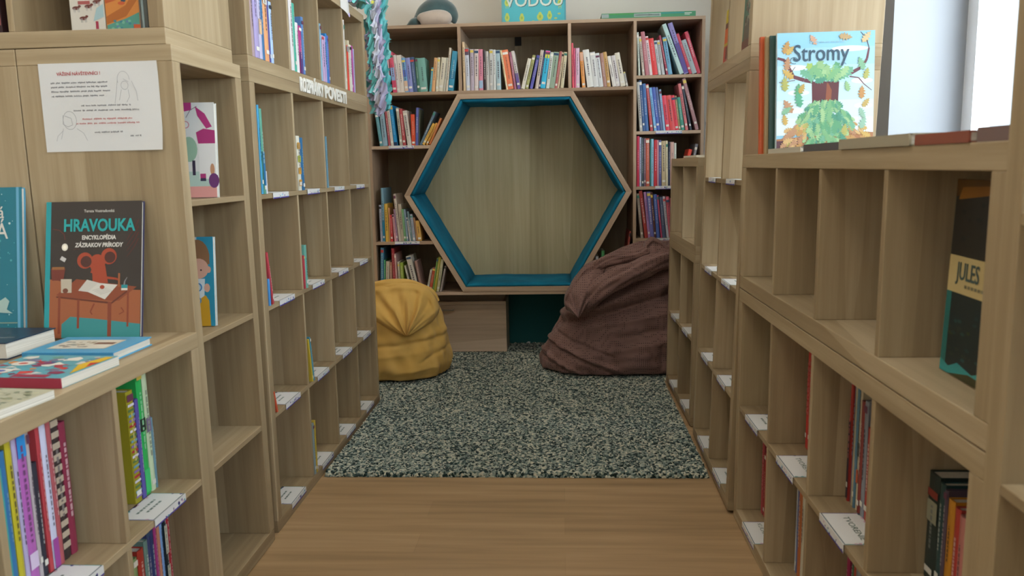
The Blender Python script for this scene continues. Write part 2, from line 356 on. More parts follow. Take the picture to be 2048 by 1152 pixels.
# ------------------------------------------------------------------ hexagon bookcase
FY, BD = 4.64, .43                 # front plane and depth
def hexagon_case():
    t = empty('hexagon_bookcase', 'wide oak bookcase with a padded hexagonal reading nook in its middle', 'bookcase', (0, FY, 0))
    def bd(name, x0, x1, z0, z1, g=None, d=BD, m=OAK2):
        b = MB(); b.box((x0, 0, z0), (x1, d, z1), m, g); return b.obj(name, t, bevel=.0008)
    x0, x1, z0, z1 = -1.128, .812, .408, 1.968; s = .018
    bd('top_board', x0, x1, z1 - s, z1, 0); bd('bottom_board', x0, x1, z0, z0 + s, 0)
    bd('side_panel', x0, x0 + .025, z0 + s, z1 - s, 2); bd('side_panel', x1 - s, x1, z0 + s, z1 - s, 2)
    bd('divider', .414, .432, z0 + s, z1 - s, 2)
    bd('divider', -.580, -.562, 1.596, z1 - s, 2); bd('divider', .047, .065, 1.596, z1 - s, 2)
    bd('shelf_board', x0 + .025, .414, 1.578, 1.596, 0)
    for z in (1.654, 1.344, 1.031, .731): bd('shelf_board', .432, x1 - s, z - s, z, 0)
    cx, cz, R, Ri = -.2575, 1.0025, .6645, .6310
    for z in (1.293, .733):        # shelves that run into the slanted side of the hexagon
        e = cx - R + abs(z - cz - .009) / math.sqrt(3)
        b = MB(); sg = 1 if z > cz else -1
        def ex(zz): return cx - R + abs(zz - cz) / math.sqrt(3)
        b.prism([(x0 + .025, z - s), (ex(z - s), z - s), (ex(z), z), (x0 + .025, z)], 0, BD - .002, OAK2); b.obj('shelf_board', t)
    b = MB(); b.box((x0 + .025, BD, z0 + s), (x1 - s, BD + .008, z1 - s), OAKB, 2); b.obj('back_panel', t)
    # frame of the nook
    A = [math.radians(60 * k) for k in range(6)]
    b = MB(); b.box((cx - .62, BD - .006, cz - .53), (cx + .62, BD - .001, cz + .53), OAKN, 2)
    hxp = [(cx + .625 * math.cos(a), cz + .625 * math.sin(a)) for a in A]; b = MB(); b.face([(x, BD - .004, z) for x, z in hxp], OAKN, [(z, x) for x, z in hxp]); b.obj('brightened_nook_panel', t)  # added face in the paler oak, so the nook reads brighter
    b = MB()
    for k in range(6):
        a, c = A[k], A[(k + 1) % 6]
        o0 = (cx + R * math.cos(a), cz + R * math.sin(a)); o1 = (cx + R * math.cos(c), cz + R * math.sin(c))
        i0 = (cx + Ri * math.cos(a), cz + Ri * math.sin(a)); i1 = (cx + Ri * math.cos(c), cz + Ri * math.sin(c))
        F = lambda p, y: (p[0], y, p[1])
        of = rng.random() * 9
        uvs = [(0 + of, 0), (.66 + of, 0), (.66 + of, .03), (0 + of, .03)]; uvd = [(of, 1), (.66 + of, 1), (.66 + of, 1.43), (of, 1.43)]
        y = -.003; y1 = BD - .001
        b.face([F(o0, y), F(i0, y), F(i1, y), F(o1, y)][::1], OAK2, [uvs[0], uvs[3], uvs[2], uvs[1]])
        b.face([F(i0, y), F(i0, y1), F(i1, y1), F(i1, y)], OAK2, [uvd[0], uvd[3], uvd[2], uvd[1]])
        b.face([F(o0, y), F(o1, y), F(o1, y1), F(o0, y1)], OAK2, uvd)
    b.obj('hexagon_frame', t, bevel=.001)
    # teal cushions: six upholstered pads lining the nook
    th = .020; Ro = Ri - .0005; Rn = Ro - th / math.cos(PI / 6)
    g = np.random.default_rng(5)
    for k in range(6):
        a, c = A[k], A[(k + 1) % 6]; n = 26; mN = 14
        P = np.zeros((n + 1, mN + 1, 3)); Q = np.zeros((n + 1, mN + 1, 3))
        ph = g.random(4) * 6
        for i in range(n + 1):
            u = i / n
            for j in range(mN + 1):
                v = j / mN
                e = (1 - abs(2 * u - 1) ** 14) ** .5 * (1 - abs(2 * v - 1) ** 10) ** .5
                wv = .0018 * math.sin(9 * u + ph[0] + 3 * v) + .0014 * math.sin(17 * v + ph[1] + 5 * u) + .001 * math.sin(31 * u + ph[2])
                rr = Ro + (Rn - Ro) * (.72 + .28 * e) - wv * e
                x = (math.cos(a) * (1 - u) + math.cos(c) * u); z = (math.sin(a) * (1 - u) + math.sin(c) * u)
                P[i, j] = (cx + rr * x, .004 + v * (BD - .006), cz + rr * z)
                Q[i, j] = (cx + Ro * x, .004 + v * (BD - .006), cz + Ro * z)
        b = MB(); b.grid(P, TEAL); b.grid(Q, TEAL, flip=True)
        for E in ((P[:, 0], Q[:, 0]), (P[:, -1], Q[:, -1]), (P[0], Q[0]), (P[-1], Q[-1])): b.grid(np.stack(E, 0), TEAL)
        b.obj('cushion', t)
    b = MB(); K = flat('1d1712', .6); b.box((-.276, BD - .006, 1.898), (-.236, BD, 1.968 - s), K)  # dark plate drawn in place of the cable cutout
    b.obj('dark_cutout_plate', t, merge=False)
hexagon_case()
# storage box under the bookcase
t = empty('storage_box', 'oak storage drawer box on the rug under the bookcase, left', 'drawer', (-1.10, 4.80, .0245))
b = MB(); bw, bh, bdp = .752, .3165, .26
b.box((0, .018, 0), (.018, bdp, bh), OAKD, 2); b.box((bw - .018, .018, 0), (bw, bdp, bh), OAKD, 2); b.box((.018, bdp - .018, 0), (bw - .018, bdp, bh), OAKD, 0); b.box((.018, .018, 0), (bw - .018, bdp - .018, .018), OAKD, 0)
b.obj('body', t, bevel=.001, merge=False)
b = MB(); b.box((0, 0, 0), (bw, .018, bh - .022), OAKD, 0); b.obj('front_panel', t, bevel=.001)
b = MB(); b.box((0, -.002, bh - .02), (bw, .03, bh), OAKD, 0); b.obj('top_rail', t, bevel=.001)
ST = flat('b9b6ae', .3, .5, .9, name='brushed_metal')
b = MB(); hx = .30; b.box((hx, -.03, .263), (hx + .13, -.02, .272), ST)
b.box((hx, -.02, .263), (hx + .008, 0, .272), ST); b.box((hx + .122, -.02, .263), (hx + .13, 0, .272), ST); b.obj('handle', t, bevel=.001, merge=False)

# ------------------------------------------------------------------ bean bags
def bag(name, label, cat, org, prof, cy, mat, ridges, seed, hood, rolls, hoodlab, creases=()):
    t = empty(name, label, cat, org)
    g = np.random.default_rng(seed); ox, oy, oz = org
    zs = np.array([p[0] for p in prof]); nz, na = 130, 240
    zz = np.interp(np.linspace(0, len(zs) - 1, nz), range(len(zs)), zs)
    L_ = np.interp(zz, zs, [p[1] for p in prof]); R_ = np.interp(zz, zs, [p[2] for p in prof]); D_ = np.interp(zz, zs, [p[3] for p in prof])
    ker = np.ones(5) / 5
    for arr in (L_, R_, D_): arr[2:-2] = np.convolve(arr, ker, 'valid')
    P = np.zeros((na, nz, 3)); ph = g.random(8) * 6.28
    for i in range(na):
        a = 2 * PI * i / na; ca, sa = math.cos(a), math.sin(a); e = 2 / 2.3
        cx_ = np.sign(ca) * abs(ca) ** e; sy_ = np.sign(sa) * abs(sa) ** e
        x = (L_ + R_) / 2 + (R_ - L_) / 2 * cx_; y = cy + D_ * sy_
        k = .006 * np.sin(5 * a + 7 * zz + ph[0]) + .005 * np.sin(11 * a - 13 * zz * 2 + ph[1]) + .003 * np.sin(23 * a + 31 * zz + ph[2]) + .001 * np.sin(60 * zz + 3 * a + ph[3])
        for (fa, fb, fq, fz0, fz1, fA, fw) in creases:      # sharp-bottomed folds running along a slanted direction
            p_ = (x * fa + zz * fb) * fq + fw * np.sin(4.1 * x + 3.3 * zz + fq) + .5 * np.sin(9 * x - 7 * zz)
            sh = np.abs(np.sin(p_)) ** .6 - .6
            k = k + fA * sh * (.5 + .5 * np.sin(6 * x * fb - 5 * zz * fa + fq)) * np.clip((zz - fz0) / .08, 0, 1) * np.clip((fz1 - zz) / .08, 0, 1)
        # wrinkles gathered near the floor
        k = k + .006 * np.exp(-((zz - .07) / .05) ** 2) * np.sin(19 * a + 8 * np.sin(3 * a) + 20 * zz)
        for (xa, za, xb, zb, wdt, amp) in ridges:
            dx, dz = xb - xa, zb - za; ll = math.hypot(dx, dz); tt = ((x - xa) * dx + (zz - za) * dz) / ll ** 2
            d = ((x - xa) * -dz + (zz - za) * dx) / ll; tt2 = np.clip(tt, 0, 1)
            k = k + np.where(sy_ < .15, amp * np.exp(-(d / wdt) ** 2) * np.exp(-((tt - tt2) / .15) ** 2), 0)
        k = k * np.clip(zz / .02, 0, 1) 
        y = np.minimum(y + 0 * zz, 4.612); y = np.where(x > .52, np.maximum(y, 4.205), y)
        P[i] = np.stack([x + k * ca - ox, y + k * sa - oy, zz + 0 * x - oz], -1)
    b = MB(); b.grid(P, mat, closeu=True, flip=True)
    cb = P[:, 0].mean(0); ct = P[:, -1].mean(0)
    for i in range(na):
        b.face([P[i, 0], P[(i + 1) % na, 0], cb], mat, smooth=True); b.face([P[i, -1], P[(i + 1) % na, -1], ct], mat, smooth=True)
    b.obj('sack', t)
    # folded-over mouth: a puffy fan of pleats gathered at its tip
    for (pts, tp, yb, ptp, sl, npl, nm_) in hood:
        pts = np.array(pts); d = pts - np.array(tp); th = np.unwrap(np.arctan2(d[:, 1], d[:, 0])); rr = np.hypot(d[:, 0], d[:, 1])
        nt, nr = 140, 34; tt = np.linspace(th[0], th[-1], nt); R = np.interp(tt, th if th[-1] > th[0] else th[::-1], rr if th[-1] > th[0] else rr[::-1])
        F = np.zeros((nt, nr, 3)); B = np.zeros((nt, nr, 3))
        for i in range(nt):
            f = i / (nt - 1)
            for j in range(nr):
                v = j / (nr - 1); x = tp[0] + math.cos(tt[i]) * R[i] * v; z = tp[1] + math.sin(tt[i]) * R[i] * v
                edge = (1 - abs(2 * f - 1) ** 6) ** .5
                puff = ptp * (math.sin(PI * min(1, v ** .8)) ** .6 if v < 1 else 0) * edge
                fw_ = f + .05 * math.sin(7.3 * f + npl) + .025 * math.sin(17 * f)
                pl = .024 * math.sin(npl * PI * fw_ + 1.2 * math.sin(5 * v)) * (v ** .6) * (1 - v ** 4) * edge + .009 * math.sin(2.7 * npl * PI * f + 4 * v) * v * (1 - v) * edge
                roll = .02 * math.exp(-((v - .93) / .06) ** 2)
                F[i, j] = (x - ox, yb + sl * v - puff - pl - roll - oy, z - oz); B[i, j] = (x - ox, yb + sl * v + .03 * edge * (1 - v) - oy + .02, z - oz)
        b = MB(); b.grid(F, mat); b.grid(B, mat, flip=True)
        for E in ((F[:, -1], B[:, -1]), (F[0], B[0]), (F[-1], B[-1])): b.grid(np.stack(E, 0), mat)
        o = b.obj(nm_, t)
        if hoodlab: o['label'] = hoodlab; hoodlab = None
    for (path, mt_, nm_, yo_) in rolls:
        Pp = np.array(path); q = len(Pp); ts = np.linspace(0, q - 1, (q - 1) * 14 + 1)
        X, Y, Z, R = [np.interp(ts, range(q), Pp[:, c]) for c in range(4)]
        kk = np.ones(13) / 13
        def smo(v): return np.convolve(np.pad(v, 6, 'edge'), kk, 'valid')
        X, Y, Z, R = map(smo, (X, Y, Z, R)); dx, dz = np.gradient(X), np.gradient(Z); l = np.hypot(dx, dz); G = np.zeros((64, len(ts), 3))
        for i in range(64):
            a = 2 * PI * i / 64; rr = R * (1 + .10 * np.sin(3 * a + .9 * ts) + .07 * np.sin(5 * a - 2.3 * ts + 1) + .06 * np.sin(9 * a + 1.1 * ts) + .04 * np.sin(2 * a + 5 * ts))
            G[i] = np.stack([X - dz / l * rr * math.cos(a) - ox, Y - rr * .8 * math.sin(a) - oy, Z + dx / l * rr * math.cos(a) - oz], -1)
        b = MB(); b.grid(G, mt_, closeu=True)
        for e_ in (0, -1):
            c_ = G[:, e_].mean(0)
            for i in range(64): b.face([G[i, e_], G[(i + 1) % 64, e_], c_], mt_, smooth=True)
        b.obj(nm_, t)
    return t
yb = bag('bean_bag', 'mustard yellow canvas bean bag slumped on the rug at left', 'bean bag', (-.98, 4.33, .02),
    [(.02, -1.24, -.70, .20), (.035, -1.30, -.655, .25), (.09, -1.32, -.635, .27), (.18, -1.31, -.65, .255), (.27, -1.29, -.665, .235), (.36, -1.26, -.685, .21), (.43, -1.22, -.70, .17), (.49, -1.16, -.74, .11), (.515, -1.08, -.82, .04)],
    4.33, YEL, [(-1.2, .20, -.66, .245, .010, -.007), (-1.2, .235, -.70, .27, .020, .006), (-1.0, .16, -.7, .19, .012, .003), (-.76, .13, -.66, .17, .010, -.008), (-1.1, .05, -.75, .09, .010, .004), (-1.1, .03, -.95, .07, .009, -.006)], 4,
    [([(-1.22, .40), (-1.17, .50), (-1.06, .525), (-.95, .535), (-.83, .545), (-.74, .515), (-.69, .45), (-.675, .40), (-.70, .34), (-.75, .305)][::-1], (-.825, .278), 4.095, .062, .150, 9, 'folded_mouth')],
    [([(-1.14, 4.26, .50, .03), (-1.05, 4.24, .512, .034), (-.93, 4.24, .528, .034), (-.82, 4.25, .525, .032), (-.73, 4.27, .485, .028), (-.69, 4.29, .42, .018)], YEL, 'rim_roll', 0)], None, creases=[(.25, 1, 6, .02, .5, .004, 1.2), (.8, .6, 12, .0, .3, .006, .9), (-.7, .7, 10, .0, .25, .006, 1.4)])
bb = bag('bean_bag', 'dark brown dotted bean bag leaning by the right-hand shelves', 'bean bag', (.33, 4.44, .02),
    [(.02, -.08, .70, .20), (.035, -.13, .76, .25), (.08, -.135, .79, .27), (.16, -.09, .80, .265), (.26, -.04, .79, .25), (.36, .02, .77, .235), (.46, .08, .74, .21), (.56, .14, .70, .185), (.64, .22, .67, .15), (.70, .34, .65, .10), (.735, .44, .62, .04)],
    4.44, BRN, [(.02, .30, .72, .50, .022, -.030), (.0, .345, .70, .57, .026, .026), (.1, .40, .7, .66, .018, -.022), (.15, .46, .7, .73, .022, .016), (-.08, .21, .27, .07, .012, .018), (-.06, .185, .26, .045, .010, -.016), (-.08, .26, .22, .15, .010, -.012), (-.1, .13, .12, .03, .010, .014), (-.11, .10, .08, .02, .008, -.012),
       (.2, .30, .72, .40, .016, .010), (.3, .24, .74, .31, .014, -.008), (.25, .16, .7, .24, .018, .008), (.3, .10, .7, .13, .02, -.006)], 9,
    [([(.12, .40), (.17, .47), (.22, .56), (.24, .63), (.19, .655), (.13, .63), (.08, .575), (.04, .51), (.01, .44), (.02, .385)], (.085, .365), 4.135, .055, .13, 6, 'folded_mouth'),
     ([(.67, .60), (.66, .68), (.62, .735), (.575, .715), (.53, .75), (.49, .765), (.455, .735), (.44, .69), (.40, .655), (.43, .60)], (.54, .57), 4.30, .04, .07, 7, 'gathered_top')],
    [([(.10, 4.20, .40, .035), (.15, 4.17, .46, .050), (.22, 4.165, .52, .055), (.32, 4.17, .575, .055), (.43, 4.19, .62, .050), (.53, 4.24, .65, .048), (.62, 4.28, .665, .045), (.70, 4.31, .67, .04)], BRN, 'fold_roll', 0),
     ([(.17, 4.24, .60, .025), (.22, 4.22, .645, .032), (.30, 4.23, .665, .034), (.40, 4.25, .675, .032), (.47, 4.27, .70, .03)], BRN, 'fold_roll', 0)], None, creases=[(-.5, .86, 17, .22, .75, .018, 1.1), (-.42, .9, 9, .1, .6, .014, 1.7), (.75, .66, 20, .0, .27, .011, 1.0)])

# ------------------------------------------------------------------ books
ACC = ['f0ece2', '2b2b33', 'd9c25a', 'c2453f', '35506e', 'e7dfcf', '6b3b52', '3f7d6d']
def coat(h): return flat(h, .45, .45)
def book_mesh(tk, h, d, hx, seed, bands=None, parts=False, parent=None):
    """spine-out book: x 0..tk, spine at y 0, fore edge at y d"""
    r = random.Random(seed); m = coat(hx); c = min(.0022, tk * .2)
    b = MB(); n = 5; prof = [(tk * i / n, -.0022 * math.sin(PI * i / n)) for i in range(n + 1)]
    # rounded spine
    for i in range(n):
        (xa, ya), (xb, yb_) = prof[i], prof[i + 1]
        b.face([(xa, ya, 0), (xb, yb_, 0), (xb, yb_, h), (xa, ya, h)], m)
        b.face([(xa, c, 0), (xb, c, 0), (xb, yb_, 0), (xa, ya, 0)], m); b.face([(xa, c, h), (xb, c, h), (xb, yb_, h), (xa, ya, h)][::-1], m)
    b.box((0, c * .0, 0), (c, d, h), m); b.box((tk - c, 0, 0), (tk, d, h), m)
    b.box((c, c, .003), (tk - c, d - .004, h - .003), PAGES)
    e = -.0030
    c0_ = [int(hx[i:i + 2], 16) for i in (0, 2, 4)]; lum = sum(lin(hx)[:3]) / 3; c1_ = (235, 230, 222) if lum < .28 else (50, 44, 56); kk = r.uniform(.35, .7)
    ink = flat('%02x%02x%02x' % tuple(int(p * (1 - kk) + q * kk) for p, q in zip(c0_, c1_)), .5)
    if bands:
        for z0, z1, hh in bands: b.face([(tk * .04, e + .0002, h * z0), (tk * .96, e + .0002, h * z0), (tk * .96, e + .0002, h * z1), (tk * .04, e + .0002, h * z1)], flat(hh, .5))
    if tk > .008:
        # title marks running up the spine
        z = h * r.uniform(.25, .4); ze = h * r.uniform(.7, .9); wv = min(.0035, tk * r.uniform(.09, .17)); xc = tk * .5
        while z < ze:
            l = h * r.uniform(.012, .05); b.face([(xc - wv, e, z), (xc + wv, e, z), (xc + wv, e, min(ze, z + l)), (xc - wv, e, min(ze, z + l))], ink); z += l + h * r.uniform(.008, .02)
        if r.random() < .45: z0 = r.uniform(.05, .12); b.face([(tk * .15, e, h * z0), (tk * .85, e, h * z0), (tk * .85, e, h * z0 + .012), (tk * .15, e, h * z0 + .012)], flat('dcd9d0', .6))
        if r.random() < .35: z0 = r.uniform(.86, .92); b.face([(tk * .05, e, h * z0), (tk * .95, e, h * z0), (tk * .95, e, h * (z0 + .06)), (tk * .05, e, h * (z0 + .06))], flat(r.choice(ACC), .5))
    return b
ORD = 'first second third fourth fifth sixth seventh eighth ninth tenth eleventh twelfth thirteenth fourteenth fifteenth sixteenth seventeenth eighteenth nineteenth twentieth twenty-first twenty-second twenty-third twenty-fourth twenty-fifth twenty-sixth'.split()
def corners(px, a, tk, h, left):
    ca, sa = math.cos(a), math.sin(a); x0 = 0 if left else -tk
    return [(px + x * ca + z * sa, -x * sa + z * ca) for x, z in ((x0, 0), (x0 + tk, 0), (x0 + tk, h), (x0, h))]
def overlap(A, B):
    for P in (A, B):
        for i in range(4):
            ex, ez = P[(i + 1) % 4][0] - P[i][0], P[(i + 1) % 4][1] - P[i][1]; nx, nz = -ez, ex
            a = [x * nx + z * nz for x, z in A]; b = [x * nx + z * nz for x, z in B]
            if max(a) <= min(b) + 1e-7 or max(b) <= min(a) + 1e-7: return False
    return True
cnt = [0]
def book_row(M, z, items, where, group, direction='left', setback=.008, depth=None, obstacles=()):
    """items: (x_left, x_right, thickness, height, lean_deg, hex, colour words[, bands])"""
    prev = list(obstacles); n = len(items); pos = {}; items = list(items)
    order = []; i = 0
    while i < n:                      # books leaning right are packed from their right-hand support
        j = i
        while j < n and items[j][4] > .5: j += 1
        if j > i: order += list(range(i, j))[::-1]; i = j
        else: order.append(i); i += 1
    lefts = [k for k in order if items[k][4] <= .5]; order = [k for k in order if items[k][4] > .5] + lefts if obstacles else order
    for i in order:
        xl, xr, tk, h, ad = items[i][:5]; a = math.radians(ad); tk *= .96; left = a <= 0; px = xl if left else xr
        st = -.0006 if ad > .5 else .0006
        p0 = px; done = False
        for _t in range(14):
            px = p0
            for _ in range(28):
                Cn = corners(px, a, tk, h, left)
                if not any(overlap(Cn, q) for q in prev): done = True; break
                px += st
            if done: break
            if _t % 2: h *= .95
            else: tk *= .93
        items[i] = tuple(items[i][:2]) + (tk, h) + tuple(items[i][4:])
        prev.append(Cn); pos[i] = px
    for i, it in enumerate(items):
        xl, xr, tk, h, ad, hx, nm = it[:7]; bands = it[7] if len(it) > 7 else None
        cnt[0] += 1; rr = random.Random(cnt[0] * 13 + 5); a = math.radians(ad)
        px = pos[i]; left = a <= 0
        d = depth or min(.26, max(.12, h * rr.uniform(.68, .8)))
        lab = '%s book, %s from %s %s' % (nm, ORD[i], direction, where)
        if n == 1: lab = '%s book %s' % (nm, where)
        Mx = M @ Matrix.Translation((px, setback + rr.uniform(0, .006 if setback > .005 else .002), z + .0004)) @ Matrix.Rotation(a, 4, 'Y') @ Matrix.Translation((0 if left else -tk, 0, 0))
        o = book_mesh(tk, h, d, hx, cnt[0], bands).obj('book', merge=False)
        o.matrix_world = Mx; tag(o, lab, 'book', group)
